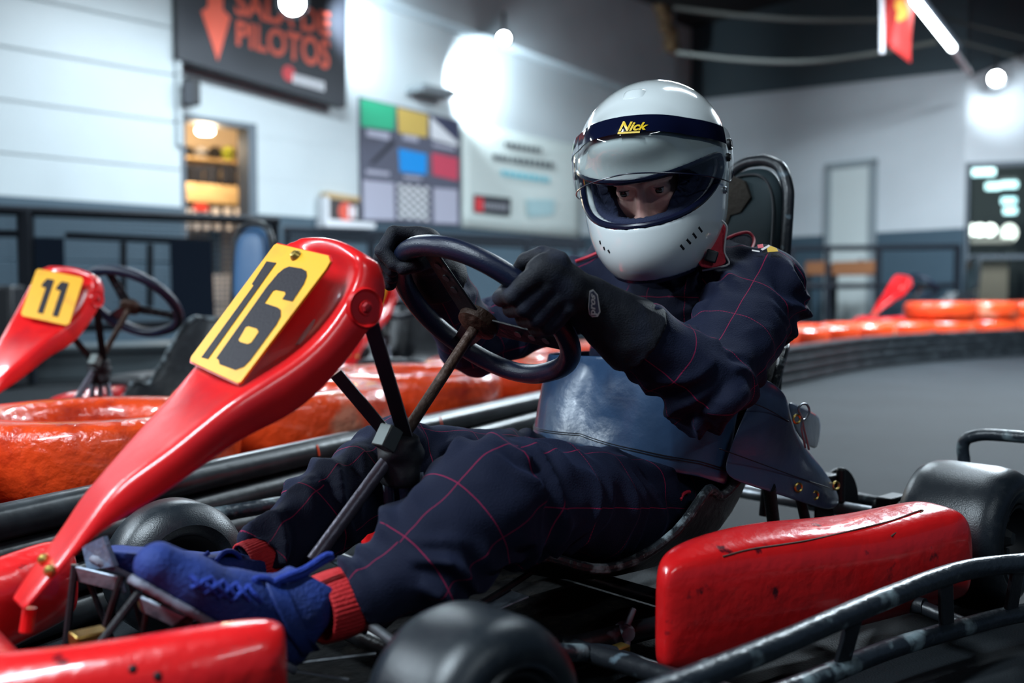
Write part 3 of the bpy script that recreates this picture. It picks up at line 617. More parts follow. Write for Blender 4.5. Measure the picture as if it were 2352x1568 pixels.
a, b = onC(1852, 655, .95), onC(2012, 655, .95); M().box((a + b) / 2, (np.linalg.norm(b - a), .35, .04), (CD, CN, Z)).build('seat_board', mat('dark_board', (.10, .06, .045), .6), bn, bevel=.01)

# ============================================================ BARRIER: black tubes and orange painted tyres
path = [(-1.55, .15), (-1.19, .86), (-.82, 1.594), (-.34, 2.54), (.144, 3.5), (.56, 4.3), (1.05, 5.2), (1.80, 6.35), (3.0, 7.9), (4.78, 9.2), (6.8, 9.9)]
bp = spline([A(x, y, 0) for x, y in path], 14)
R_T = .0306
for i in range(4):
    o = M().tube([p + Z * (R_T * (2 * i + 1) + .0005) for p in bp], R_T, 14).build('barrier_tube', m_bar)
    tag(o, ['lowest black barrier tube, resting on the asphalt', 'second black barrier tube up from the asphalt', 'third black barrier tube up, just under the topmost', 'topmost black barrier tube of the stack along the track'][i], 'barrier tube', 'stacked black barrier tubes')
j = P(2148, 795, 8.45); jd = A(.75, .55, 0)
jb = empty('tube_joint', A(j[0], j[1], 0), label='black clamp joining the barrier tubes on the far bend', cat='clamp')
for q, hz in ((-.05, .18), (.06, .08)): M().box(A(j[0], j[1], hz) + nrm(jd) * q + A(.55, -.75, 0) * .012, (.10, .075, .14), (nrm(jd), A(-.59, .81, 0), Z)).build('strap', m_black, jb, bevel=.01)
hT = onto(o); m_drip = mat('orange_drip', ORANGE, .4)
for x, y in ((728, 1022), (300, 1118), (1010, 958)): M().tube([hT(x, y, .0006), hT(x + 3, y + 12, .0006), hT(x + 5, y + 24, .0006)], .0022, 6).build('paint_drip', m_drip, o)
TY_R, TY_H = .31, .165
prof = []
for k in range(28):
    a = 2 * PI * k / 28; ca, sa = math.cos(a), math.sin(a)
    prof.append((.242 + .068 * np.sign(ca) * abs(ca) ** .7, TY_H / 2 + TY_H / 2 * np.sign(sa) * abs(sa) ** .55))
def tyre(c, z, m):
    return M().lathe(A(c[0], c[1], z), (0, 0, 1), prof, 56, closed=True).build('tyre', m, smooth=180)
arc = np.cumsum([0] + [np.linalg.norm(bp[i + 1] - bp[i]) for i in range(len(bp) - 1)])
def along(s):
    i = min(np.searchsorted(arc, s), len(bp) - 1); i = max(i, 1); t = (s - arc[i - 1]) / (arc[i] - arc[i - 1]); d = nrm(bp[i] - bp[i - 1]); return bp[i - 1] + (bp[i] - bp[i - 1]) * t, A(-d[1], d[0], 0)
protoA = tyre((0, 0), 0, m_orange); protoB = tyre((0, 0), 0, m_orangeworn); first = {0: True, 1: True}
s = 1.46; k = 0; ordn = ['first', 'second', 'third', 'fourth', 'fifth', 'sixth', 'seventh', 'eighth']
while s < arc[-1] - .3:
    p, nn = along(s); c = p + nn * (R_T + TY_R + .006); far = c[1] > 4.3
    for lv in range(3 if c[0] > 3.75 else 2):
        kk = (k + lv) % 2; pr = (protoA, protoB)[kk]
        if first[kk]: o = pr; first[kk] = False
        else: o = pr.copy(); COL.objects.link(o)
        o.location = (c[0] + random.uniform(-.008, .008), c[1], lv * TY_H); o.rotation_euler.z = random.uniform(0, 6)
        lev = ['lower', 'upper', 'topmost'][lv]
        if c[0] > 3.75: lb = '%s orange tyre of a three-high stack on the far bend by the glass doors' % lev
        elif far: lb = '%s orange tyre of a low stack on the bend behind the driver' % lev
        else: lb = '%s orange painted tyre in the %s stack behind the near barrier tubes' % (lev, ordn[min(k, 7)])
        tag(o, lb, 'tyre', 'orange tyres lining the barrier')
    s += 2 * TY_R + .02; k += 1
# ============================================================ THE GO-KART
kart = empty('go_kart', K0, math.atan2(B[1], B[0]), label='red go-kart with yellow number plate 16, driven by the helmeted person', cat='go-kart')
bpy.context.view_layer.update()
# ---- wheels
def wheel(c, R, W, rimr, outward, label=None):
    t = M(); hw = W / 2; sh = .022
    pr = [(rimr, -hw + .012), (rimr + .012, -hw + .002), (R - sh * 1.5, -hw - .002), (R - sh * .5, -hw + sh * .45), (R - .003, -hw + sh * 1.25), (R, -hw * .45), (R, 0), (R, hw * .45), (R - .003, hw - sh * 1.25), (R - sh * .5, hw - sh * .45), (R - sh * 1.5, hw + .002),
          (R - sh * 1.9, hw - .001), (R - sh * 2.1, hw + .002), (rimr + .012, hw - .002), (rimr, hw - .012), (rimr - .01, hw - .03), (rimr - .01, -hw + .03)]
    ty = t.lathe(c, outward, pr, 64, closed=True).build('wheel', m_tyre, kart, smooth=50)
    r = M(); r.lathe(c, outward, [(.02, hw - .045), (rimr * .55, hw - .05), (rimr - .012, hw - .03), (rimr - .004, hw - .008), (rimr + .002, hw - .006), (rimr + .002, hw - .014), (rimr - .008, hw - .036), (rimr - .008, -hw + .03), (rimr + .002, -hw + .01), (rimr - .01, -hw + .02), (rimr * .5, -hw + .04), (.02, -hw + .04)], 40)
    r.build('rim', m_rim, ty)
    n = M(); n.lathe(c, outward, [(0, hw - .012), (.012, hw - .014), (.020, hw - .03), (.022, hw - .05)], 6)
    for q in range(3):
        a = 2 * PI * q / 3 + .4; u = nrm(np.cross(outward, A(.3, .2, 1))); g = np.cross(outward, u)
        n.lathe(np.asarray(c) + (u * math.cos(a) + g * math.sin(a)) * .036, outward, [(0, hw - .03), (.007, hw - .03), (.007, hw - .05)], 6)
    n.build('hub_nut', m_nut, ty)
    return ty
WB, FT, RT = 1.20, .388, .445
wheel(K(0, FT + .016, .115), .115, .150, .060, L); wheel(K(0, -FT, .115), .115, .118, .060, -L)
wheel(K(WB, RT, .13), .13, .19, .062, L); wheel(K(WB, -RT, .13), .13, .19, .062, -L)
# ---- chassis
M().tube([K(WB, -RT, .13), K(WB, RT, .13)], .016).build('rear_axle', m_steel, kart)
fr = M()
for s in (-1, 1):
    fr.tube([K(-.30, s * .16, .07), K(-.12, s * .17, .06), K(.15, s * .19, .055), K(.6, s * .26, .055), K(1.0, s * .28, .06), K(1.28, s * .26, .10)], .016, smooth=5)
    fr.tube([K(0.0, s * .17, .06), K(0.0, s * (FT - .08), .115)], .014)
    fr.tube([K(.33, s * .21, .06), K(.33, s * .52, .075)], .014); fr.tube([K(.86, s * .27, .06), K(.86, s * .52, .075)], .014)
for b_, hw_ in ((-.30, .16), (.13, .19), (.62, .26), (1.03, .28)): fr.tube([K(b_, -hw_, .058 if b_ > 0 else .07), K(b_, hw_, .058 if b_ > 0 else .07)], .014)
fr.build('frame', m_blackmetal, kart)
M().prism([K(-.34, -.15, .034), K(-.34, .15, .034), K(.1, .19, .034), K(.62, .26, .034), K(.62, -.26, .034), K(.1, -.19, .034)], Z * .006).build('floor_pan', m_pan, kart, smooth=0)
M().tube([KL(1180, 1490, .28), KL(1290, 1498, .28), KL(1395, 1500, .27), KL(1480, 1530, .29), KL(1570, 1562, .33)], .013, smooth=4).build('side_tube', m_rail, kart)
e_ = KL(1440, 1455, .25); M().lathe(e_, nrm(L - B * .5), [(0, .006), (.011, .006), (.014, .0), (.014, -.02), (0, -.02)], 16).tube([e_ - Z * .012, KL(1437, 1500, .26)], .006).tube([e_ + Z * .012, KL(1455, 1400, .24)], .005).build('eyelet_bolt', m_grey, kart)
M().box(KL(1420, 1497, .27), (.035, .02, .02), (B, L, Z)).build('frame_clamp', m_brass, kart, bevel=.003)
M().tube([KL(612, 1530, .10), KL(862, 1500, .14)], .003, 8).build('brake_rod', m_steel, kart)
M().tube([KL(640, 1534, .12), KL(800, 1560, .16)], .002, 6).build('brake_cable', m_steel, kart)
M().tube([KL(1232, 1305, .12), KL(1180, 1340, .13), KL(1095, 1392, .15)], .005, 8, smooth=4).build('throttle_cable', m_black, kart)
M().box(KL(1135, 1385, .13), (.10, .05, .004), (nrm(B + Z * .1), L, Z)).build('floor_bracket', m_grey, kart, bevel=.002)
# behind the seat: brake disc, sprocket guard, bearing blocks
M().lathe(K(WB, .17, .13), L, [(.02, -.003), (.085, -.003), (.085, .003), (.02, .003)], 40, closed=True).build('brake_disc', m_rim, kart)
M().box(K(WB - .055, .17, .175), (.05, .05, .07), (B, L, Z)).tube([K(WB - .06, .14, .15), K(WB - .06, .14, .23)], .010).tube([K(WB - .04, .20, .15), K(WB - .04, .20, .225)], .009).build('brake_caliper', m_black, kart, bevel=.006)
for l_ in (.29, -.29): M().box(K(WB, l_, .135), (.07, .035, .08), (B, L, Z)).lathe(K(WB, l_, .135), L, [(0, -.03), (.032, -.03), (.032, .03), (0, .03)], 20).build('axle_bearing', m_black, kart, bevel=.004)
M().lathe(K(WB, -.2, .13), L, [(.02, -.003), (.09, -.003), (.09, .003), (.02, .003)], 36, closed=True).build('sprocket', m_rim, kart)
en = M(); en.box(K(.98, -.40, .16), (.26, .22, .18), (B, L, Z)); en.box(K(.86, -.40, .19), (.10, .16, .12), (B, L, Z))
en.build('engine_block', m_black, kart, bevel=.02)
# ---- bumpers
def bumper_profile(c, out, h, d):       # rounded upright section facing 'out'
    return [c + out * x * d + Z * z * h for x, z in ((-.5, -.42), (-.2, -.5), (.3, -.46), (.55, -.25), (.60, .05), (.52, .30), (.30, .46), (.02, .5), (-.30, .45), (-.5, .3), (-.55, -.05))]
sec = [(-.165, .280, .172, .10, .05), (-.185, .270, .174, .115, .075), (-.26, .240, .168, .12, .085), (-.36, .195, .160, .12, .09), (-.43, .145, .155, .12, .09), (-.485, .07, .15, .12, .09), (-.50, 0, .15, .12, .09)]
sec = sec + [(b_, -l_, z_, h_, d_) for b_, l_, z_, h_, d_ in sec[-2:1:-1]] + [(-.235, -.252, .17, .115, .075), (-.222, -.258, .17, .10, .05)]
cen = [A(b_, l_, 0) for b_, l_, *_ in sec]; rows = []
for i, (b_, l_, z_, h_, d_) in enumerate(sec):
    t_ = nrm(cen[min(i + 1, len(cen) - 1)] - cen[max(i - 1, 0)]); o_ = A(t_[1], -t_[0], 0)
    if o_ @ (cen[i] - A(-.1, 0, 0)) < 0: o_ = -o_
    rows.append(bumper_profile(K(b_, l_, z_), B * o_[0] + L * o_[1], h_, d_))
def capped(rows, name, m, subsurf=2, crease=None):
    g = M().grid(rows, close=True); n = len(rows[0])
    for r_ in (rows[0], rows[-1]):
        c_ = sum(r_) / n; inner = [c_ + (p - c_) * .55 for p in r_]; g.grid([r_, inner], close=True); g.add(inner, [tuple(range(n))])
    return g.build(name, m, kart, subsurf=subsurf, smooth=180)
fbm = capped(rows, 'front_bumper', m_redscuff); hB = onto(fbm)
for x, y in ((305, 1536), (362, 1552)): M().ball(hB(x, y, -.002), .005, 10).build('bolt_hole', m_black, fbm)
# inner nose ledge between the bumper and the pedals
rows = []
for b_, z_ in ((-.52, .19), (-.47, .235), (-.41, .225), (-.36, .165), (-.345, .10)): rows.append([K(b_ + .05 * (abs(x) * 1.7) ** 2, x * .34, z_ - .035 * abs(x) * 2) for x in np.linspace(-.5, .5, 9)])
M().grid(rows).build('nose_ledge', m_red, kart, solid=.008, subsurf=2, smooth=180)
# side pods: a rounded box that widens to the rear
def pod(sgn):
    rows = []
    for t_, b_, lo_, w_, zt, zb in ((0, .372, .378, .016, .178, .066), (.02, .380, .386, .034, .204, .052), (.10, .425, .400, .072, .217, .046), (.3, .54, .43, .112, .222, .046), (.5, .66, .46, .132, .220, .046), (.68, .77, .487, .132, .211, .048), (.85, .88, .512, .126, .214, .05), (.97, .985, .536, .112, .224, .054), (1, 1.005, .536, .098, .208, .062)):
        lo_ *= 1; r_ = []
        hgt = zt - zb; zc = (zt + zb) / 2; lc = lo_ - w_ / 2
        for x, z in ((.40, -.5), (.5, -.38), (.53, -.1), (.515, .2), (.44, .40), (.30, .475), (.05, .5), (-.25, .52), (-.42, .46), (-.5, .3), (-.5, -.38), (-.4, -.5)):
            r_.append(K(b_, sgn * (lc + x * w_), zc + z * hgt))
        rows.append(r_)
    return capped(rows, 'side_pod', m_redscuff)
pd = pod(1); pod(-1)
hP = onto(pd); M().tube([hP(*p, .0002) for p in ((1660, 1278), (1720, 1262), (1800, 1250), (1860, 1240), (1950, 1220), (2050, 1195), (2120, 1172), (2185, 1153))], .0016, 6, smooth=4).build('moulding_seam', mat('dark_seam', (.10, .03, .02), .7), pd)
# ---- side rails
def rails(sgn):
    uk = [tokart(p) for p in up0]; lk = [tokart(p) for p in lo0]
    U = [K(a[0], sgn * a[1], a[2]) for a in uk]; Lo = [K(a[0], sgn * a[1], a[2]) for a in lk]
    U.append(K(uk[-1][0] + .10, sgn * (uk[-1][1] + .01), .13)); U.append(K(uk[-1][0] + .14, sgn * (uk[-1][1] - .02), .085)); Lo.append(K(lk[-1][0] + .10, sgn * (lk[-1][1] + .01), .062))
    o = M().tube(U, .0155, 16, smooth=8).build('bumper_rail', m_rail, kart); M().tube(Lo, .0145, 16, smooth=8).build('bumper_rail', m_rail, kart)
    us, ls = spline(U, 12), spline(Lo, 12)
    for b_ in (.54, .80, .955):
        a = min(us, key=lambda p: abs(tokart(p)[0] - b_)); c_ = min(ls, key=lambda p: abs(tokart(p)[0] - b_ - .01))
        M().box((a + c_) / 2, (.030, .008, np.linalg.norm(a - c_)), (nrm(B + sgn * L * .2), nrm(L - sgn * B * .2), nrm(a - c_))).build('rail_post', m_blackmetal, kart, bevel=.002)
    for b_ in (.33, .86): M().tube([K(b_, sgn * .50, .075), min(ls, key=lambda p: abs(tokart(p)[0] - b_))], .012).build('rail_bracket', m_blackmetal, kart)
up0 = [Pz(1480, 1602, .15), Pz(1600, 1556, .15), Pz(1800, 1475, .15), Pz(2000, 1388, .15), Pz(2200, 1313, .15), Pz(2352, 1292, .15), Pz(2480, 1282, .15)]
lo0 = [Pz(1700, 1625, .06), Pz(1850, 1568, .06), Pz(2050, 1488, .06), Pz(2250, 1430, .06), Pz(2352, 1407, .06), Pz(2480, 1392, .06)]
rails(1); rails(-1)
M().tube([K(1.36, .10, .12), K(1.37, .30, .13), K(1.40, .345, .20), K(1.40, .345, .262), K(1.40, .365, .283), K(1.41, .42, .290), K(1.42, .60, .287), K(1.415, .645, .262), K(1.40, .655, .20), K(1.38, .62, .135), K(1.365, .45, .125), K(1.36, .20, .12)], .0125, 12, smooth=6).build('rear_bumper', m_rail, kart)
M().tube([K(1.36, -.10, .12), K(1.37, -.30, .13), K(1.40, -.345, .20), K(1.40, -.345, .262), K(1.40, -.365, .283), K(1.41, -.42, .290), K(1.42, -.60, .287), K(1.415, -.645, .262), K(1.40, -.655, .20), K(1.38, -.62, .135), K(1.365, -.45, .125), K(1.36, -.20, .12)], .0125, 12, smooth=6).tube([K(1.28, -.26, .10), K(1.36, -.2, .12), K(1.36, .2, .12), K(1.28, .26, .10)], .0125, smooth=4).build('rear_bumper', m_rail, kart)
# ---- nose panel (rows run from the lower tongue to the hood; columns across)
def row(E, R, Fl, ae, ar, dip=0.0, back=0.03):
    e, r, f = KL(*E, -ae), KL(*R, ar), KL(*Fl, ar + .008)
    n_ = -B * .75 + Z * .6; w_ = e + (f - r) * 0.8
    return [w_, e + (r - e) * .0, e + (r - e) * .12 - n_ * dip * .3, e + (r - e) * .5 - n_ * dip, e + (r - e) * .86 - n_ * dip * .8, r, r + (f - r) * .35 + L * .006, f]
R_ = [row((26, 1378), (46, 1398), (56, 1402), .028, .028), row((86, 1286), (112, 1318), (124, 1326), .034, .034), row((136, 1226), (170, 1252), (203, 1240), .042, .042), row((184, 1146), (237, 1150), (261, 1203), .052, .052),
      row((217, 1106), (300, 1094), (348, 1156), .062, .060), row((304, 1000), (395, 1034), (471, 1068), .074, .072), row((386, 911), (474, 964), (565, 1000), .085, .083, .002), row((440, 836), (560, 896), (680, 955), .094, .092, .012),
      row((500, 755), (692, 818), (770, 866), .098, .098, .020), row((565, 655), (764, 738), (839, 772), .100, .100, .026), row((628, 572), (812, 652), (884, 706), .100, .100, .028), row((655, 552), (822, 606), (890, 654), .096, .098, .018)]
hood = [row((672, 556), (812, 586), (872, 612), .088, .092, .004), ]
last = R_[-1]; hd = hood[0]
bk = B * .05
hr = [KL(690, 545, -.088) + bk * .4, KL(690, 545, -.085), KL(700, 541, -.07), KL(742, 536, -.005), KL(790, 549, .05), KL(832, 577, .085), KL(850, 590, .092), KL(868, 606, .10)]
hr = [p + B * .0 for p in hr]
R_ += [hd, hr, [p + B * .012 - Z * .016 for p in hr]]
npanel = M().grid(R_).build('nose_panel', m_red, kart, solid=.005, subsurf=2, smooth=180)
# oval lower dent, bolt boss, scuff and bolts on the panel
hN = onto(npanel)
c = hN(839, 707, .002); bn_ = nrm(hN(850, 707) - hN(830, 707)); bn2 = nrm(hN(839, 720) - hN(839, 695)); bn_ = np.cross(bn_, bn2); bn_ = bn_ if bn_ @ (CAM - c) > 0 else -bn_
M().lathe(c, bn_, [(0, .002), (.010, .002), (.011, -.001), (.022, -.001), (.026, .002), (.029, -.004)], 28).build('mounting_boss', m_red, npanel)
M().lathe(c, bn_, [(0, .007), (.006, .006), (.008, .002)], 6).build('boss_bolt', mat('red_bolt', (.35, .01, .015), .4), npanel)
for x, y in ((104, 1287), (118, 1312)): M().ball(hN(x, y, .002), .0075, 10).build('bolt', m_brass, npanel)
M().tube([hN(*p, .0005) for p in ((723, 734), (712, 752), (700, 768), (684, 792))], [.002, .0045, .005, .004], 8, flat=.3).build('pale_scuff', mat('pale_scuff', (.50, .42, .38), .7, bump=.5, bscale=200), npanel)
# ---- number plate
def plate_frame():
    a, b_, c_ = KL(632, 562, -.085), KL(757, 598, .066), KL(440, 828, -.085)
    off = (-B * .75 + Z * .6) * .004
    n_ = nrm(np.cross(b_ - a, c_ - a)); n_ = n_ if n_ @ (CAM - a) > 0 else -n_
    return a + off, n_
pp, pn = plate_frame(); onP = lambda x, y, o=0: plane_hit(x, y, pp + pn * o, pn)
pl = [(638, 562), (757, 590), (761, 604), (752, 620), (556, 880), (548, 882), (441, 832), (442, 822), (632, 566)]
npl = M().prism([onP(*p, .0) for p in pl], pn * .003).prism([onP(p[0] * 1.0 + (p[0] - 600) * .02, p[1] + (p[1] - 720) * .02, -.002) for p in pl], pn * .0015, 1).build('number_plate', [m_yel, m_red], kart, smooth=0)
z16 = lambda pts: [(420 + x / 4.126, 520 + y / 4.126) for x, y in pts]
one = z16([(795, 332), (888, 345), (240, 1256), (178, 1240), (672, 560), (655, 548)])
six = z16([(960, 400), (1010, 380), (1130, 400), (1172, 425), (1178, 470), (1150, 545), (1040, 712), (945, 690), (975, 640), (965, 618), (880, 602), (855, 612), (778, 728), (900, 768), (928, 790), (930, 850), (890, 930), (640, 1270), (580, 1330), (500, 1360), (350, 1305), (340, 1262), (318, 1250), (800, 570), (900, 450)])
hole = z16([(600, 955), (625, 948), (705, 972), (718, 1000), (650, 1100), (615, 1115), (545, 1095), (530, 1075)])
dg = M().prism([onP(*p, .0032) for p in one], pn * .0006).prism([onP(*p, .0032) for p in six], pn * .0006)
dg.build('digits', m_digit, npl, smooth=0)
M().prism([onP(*p, .0039) for p in hole], pn * .0004).build('digit_hole', m_yel, npl, smooth=0)
bc = onP(680, 588, .003); M().lathe(bc, pn, [(0, .008), (.005, .007), (.008, .003), (.009, 0)], 14).build('bolt', m_brass, npl)
# ---- steering
SWC = K(.365, 0, .548); SN = nrm(B * .673 + Z * .74); SV = nrm(Z * .673 - B * .74); SR = .163
sw = empty('steering_wheel', SWC); _mb = kart.matrix_basis.inverted() @ sw.matrix_basis; sw.parent = kart; sw.matrix_basis = _mb
bpy.context.view_layer.update()
def swp(th, r=SR, n=0): return SWC + (L * math.cos(th) + SV * math.sin(th)) * r + SN * n
rim = []
for i in range(72):
    th = 2 * PI * i / 72; r = SR; a = th - math.radians(-72)
    a = (a + PI) % (2 * PI) - PI
    if abs(a) < .46: r = min(SR, SR * math.cos(.46) / math.cos(a) * 1.015)
    rim.append((th, r))
_rr = [np.mean([rim[(i + j) % 72][1] for j in range(-4, 5)]) for i in range(72)]; rim = [swp(t_, r_) for (t_, _), r_ in zip(rim, _rr)]
M().tube(rim, .0170, 18, closed=True).build('rim', m_leather, sw)
for th in (math.radians(92), math.radians(-28), math.radians(212)):
    a, b_ = swp(th, .03, -.018), swp(th, SR - .012, 0); g = M(); dr = nrm(b_ - a); sd = np.cross(SN, dr)
    g.prism([a - sd * .022, a + sd * .022, b_ + sd * .017, b_ - sd * .017], SN * .004); g.build('spoke', m_blackmetal, sw, bevel=.001)
    h_ = M()
    for q in (.35, .55, .75): h_.lathe(a + (b_ - a) * q, -SN, [(0, .0012), (.007, .0012), (.007, -.001)], 16)
    h_.build('spoke_hole', mat('worn_hole_ring', (.09, .10, .11), .4, .5), sw)
M().lathe(SWC, SN, [(0, -.034), (.020, -.034), (.034, -.026), (.036, -.018), (.036, -.008), (0, -.008)], 28).build('hub', m_rust, sw)
foot = KL(718, 1288, 0); hub = SWC - SN * .03
mid = KL(905, 1035, 0)
M().tube([hub, mid], .0092, 16).build('steering_column', m_rust, kart)
M().tube([mid + (foot - mid) * .1, foot], .0108, 16).build('column_tube', m_column, kart)
# taped clamp on the column
tp = M(); ax = nrm(hub - foot); rows = []
ctr_ = KL(918, 1048, .0)
for i, (h_, r_) in enumerate(((-.055, .030), (-.048, .037), (-.030, .040), (-.012, .036), (0, .042), (.012, .043), (.024, .037), (.034, .040), (.042, .030), (.046, .012))):
    rows.append([ctr_ + Z * h_ * .85 + (B * math.cos(a) * .8 + L * math.sin(a) * 1.0) * r_ * (1 + .10 * math.sin(3 * a + i * 1.3)) for a in np.linspace(0, 2 * PI, 24, endpoint=False)])
tp.grid(rows, close=True).add(rows[0], [tuple(range(24))]).add(rows[-1], [tuple(range(24))]).build('taped_joint', m_tape, kart, subsurf=1, smooth=180)
M().box(KL(890, 1005, .012), (.026, .030, .036), (nrm(B - Z * .6), L, nrm(Z + B * .6))).build('clamp_block', mat('pale_metal_block', (.10, .12, .115), .45, .3), kart, bevel=.002)
for (a, b_, la, lb_, wd) in (((772, 858), (902, 1012), -.05, -.012, .020), ((852, 742), (934, 1012), .085, .02, .022)):
    p0_, p1_ = KL(*a, la), KL(*b_, lb_); dr = nrm(p1_ - p0_); wv = nrm(np.cross(dr, CAM * A(1, 1, 0) - p0_ * A(1, 1, 0) + B * -.6)); M().box((p0_ + p1_) / 2, (np.linalg.norm(p1_ - p0_), wd, .005), (dr, wv, nrm(np.cross(dr, wv)))).build('support_strut', m_black, kart)
for (a, b_, la, lb_) in (((925, 1085), (952, 1195), .0, -.06), ((960, 1085), (1000, 1210), .0, .05), ((890, 1090), (905, 1190), -.01, -.10)):
    M().tube([KL(*a, la), K(*(lambda q: (q[0], q[1], .07))(tokart(KL(*b_, lb_))))], .0085, 10).build('column_leg', m_grey, kart)
M().tube([K(.02, -FT + .06, .12), foot - Z * .03, K(.02, FT - .06, .12)], .007).build('tie_rod', m_steel, kart)
# ---- pedals: bent flat frames with side struts
for (pa, pb, pc, pd_, la, lb_) in (((172, 1296), (280, 1322), (150, 1490), (226, 1492), -.095, -.045), ((318, 1362), (440, 1418), (212, 1500), (318, 1500), .055, .10)):
    TL_, TR_ = KL(*pa, la), KL(*pb, lb_); BL_, BR_ = KL(*pc, la), KL(*pd_, lb_)
    pe = M(); sd = nrm(TR_ - TL_); 
    pe.prism([TL_, TR_, TR_ - Z * .024 + B * .008, TL_ - Z * .024 + B * .008], -B * .006)
    pe_o = pe.build('pedal', m_grey, kart, bevel=.002)
    for t_, b2 in ((TL_, BL_), (TR_, BR_)):
        M().tube([t_, b2], .0052, 8).build('pedal_strut', m_blackmetal, pe_o)
        M().tube([t_ - Z * .01 + B * .012, b2 + B * .06], .004, 8).build('pedal_strut', m_blackmetal, pe_o)
M().prism([KL(188, 1255, -.10), KL(236, 1232, -.06), KL(262, 1300, -.05), KL(200, 1310, -.09)], B * .006).build('foot_plate', mat('scuffed_blue_metal', (.14, .22, .34), .5, .2, col2=(.20, .26, .34), nscale=40, nlo=.5, nhi=.7, bump=.3, bscale=60), kart, smooth=0)
M().tube([KL(68, 1395, -.01), KL(60, 1450, -.01)], .008, 10).build('panel_stay', m_redscuff, kart)
M().box(KL(205, 1462, 0), (.04, .03, .015), (B, L, Z)).build('yellow_bracket', m_brass, kart, bevel=.002)
# ---- seat: a bucket swept from the front lip to the top of the back
def seat_section(b_, z_, hw_, rise, tilt, n=15):
    out = []
    for i in range(n):
        x = -1 + 2 * i / (n - 1); a = abs(x)
        up_ = rise * max(0, (a - .55) / .45) ** 1.6
        dirv = Z * math.cos(tilt) - B * math.sin(tilt)
        out.append(K(b_, x * hw_, z_) + dirv * up_)
    return out
SS = [(.265, .185, .150, .000, .2), (.33, .152, .175, .035, .1), (.42, .120, .200, .035, .1), (.50, .106, .214, .050, .1), (.60, .100, .226, .090, .15), (.70, .098, .232, .150, .35), (.80, .115, .232, .185, .75), (.87, .155, .220, .165, 1.1), (.92, .22, .222, .150, 1.3), (.955, .30, .220, .125, 1.4), (.99, .38, .212, .105, 1.45), (1.02, .45, .195, .075, 1.45), (1.03, .475, .180, .05, 1.45)]
srows = [seat_section(*q) for q in SS]
seat = M().grid(srows).build('seat', m_seat, kart, solid=.008, subsurf=1, smooth=180)
m_edge = mat('worn_seat_edge', (.016, .020, .024), .32, bump=.5, bscale=60, col2=(.22, .27, .29), nscale=30, nlo=.5, nhi=.62)
edge = [r_[0] for r_ in srows][::-1] + srows[0][1:-1] + [r_[-1] for r_ in srows] + srows[-1][1:-1][::-1]
M().tube(edge, .0085, 10, closed=True, smooth=3).build('seat_edge', m_edge, seat)
for s in (1, -1): M().tube([K(.98, s * .17, .06), K(.83, s * .245, .235)], .012).tube([K(1.03, s * .22, .06), K(.92, s * .235, .27)], .010).build('seat_stay', m_blackmetal, kart)
# headrest: hoop of black tube round a padded vinyl cushion
HW = .086; hb_ = 1.135
def hoop(x, z): return K(hb_ - .02 + (z - .6) * .10, x, z)
pts = [hoop(HW, .40), hoop(HW, .60), hoop(HW, .76), hoop(HW * .95, .805), hoop(HW * .72, .846), hoop(HW * .35, .864), hoop(0, .867), hoop(-HW * .35, .864), hoop(-HW * .72, .846), hoop(-HW * .95, .805), hoop(-HW, .76), hoop(-HW, .60), hoop(-HW, .40)]
M().tube([K(1.06, HW, .12)] + pts + [K(1.06, -HW, .12)], .0125, 14, smooth=6).build('headrest_frame', m_blackmetal, kart)
rows = []
for y_, k in ((.010, .90), (-.008, .98), (-.024, .97), (-.036, .88), (-.041, .70), (-.043, .3)):
    rr_ = []
    for i in range(40):
        a = 2 * PI * i / 40; ca, sa = math.cos(a), math.sin(a)
        x = (HW - .004) * np.sign(ca) * abs(ca) ** .75 * k; zc = .69; zz_ = zc + (.165 if sa > 0 else .20) * np.sign(sa) * abs(sa) ** .6 * (k if sa > 0 else 1)
        rr_.append(hoop(x, zz_) + B * (y_ + .01))
    rows.append(rr_)
hp = M().grid(rows, close=True).add(rows[0], [tuple(range(40))]).add(rows[-1], [tuple(range(40))]).build('headrest', m_vinylpad, kart, subsurf=1, smooth=180)
M().tube([p * .5 + q * .5 - B * .004 for p, q in zip(rows[3], rows[3])], .0026, 6, closed=True, smooth=2).build('piping', m_black, hp)
tb = M(); cc = hoop(-.012, .785) - B * .032
tb.prism([cc + L * x + Z * y for x, y in ((-.06, .035), (-.02, .05), (.015, .035), (.03, .0), (.005, -.03), (-.02, -.035), (-.035, -.07), (-.06, -.055))], -B * .008).build('torn_patch', m_foam, hp)
# ============================================================ THE DRIVER
m_skin = mat('skin', (.80, .48, .41), .5, bump=.08, bscale=120, col2=(.76, .36, .31), nscale=14)
m_glove = mat('black_glove_suede', (.005, .006, .011), .66, bump=.25, bscale=420, col2=(.008, .011, .024), nscale=18, spec=.3)
m_shoe = mat('blue_suede_shoe', (.006, .030, .20), .75, bump=.4, bscale=200, col2=(.004, .020, .12), nscale=12)
m_lace = mat('blue_lace', (.008, .040, .34), .7, bump=.4, bscale=300)
m_sole = mat('grey_sole', (.16, .17, .22), .6)
m_rib = mat('red_ribbed_cuff', (.50, .010, .014), .75, bump=.3, bscale=200)
m_piping = mat('red_piping', (.62, .02, .05), .55)
m_thread = mat('white_thread', (.75, .70, .68), .7)
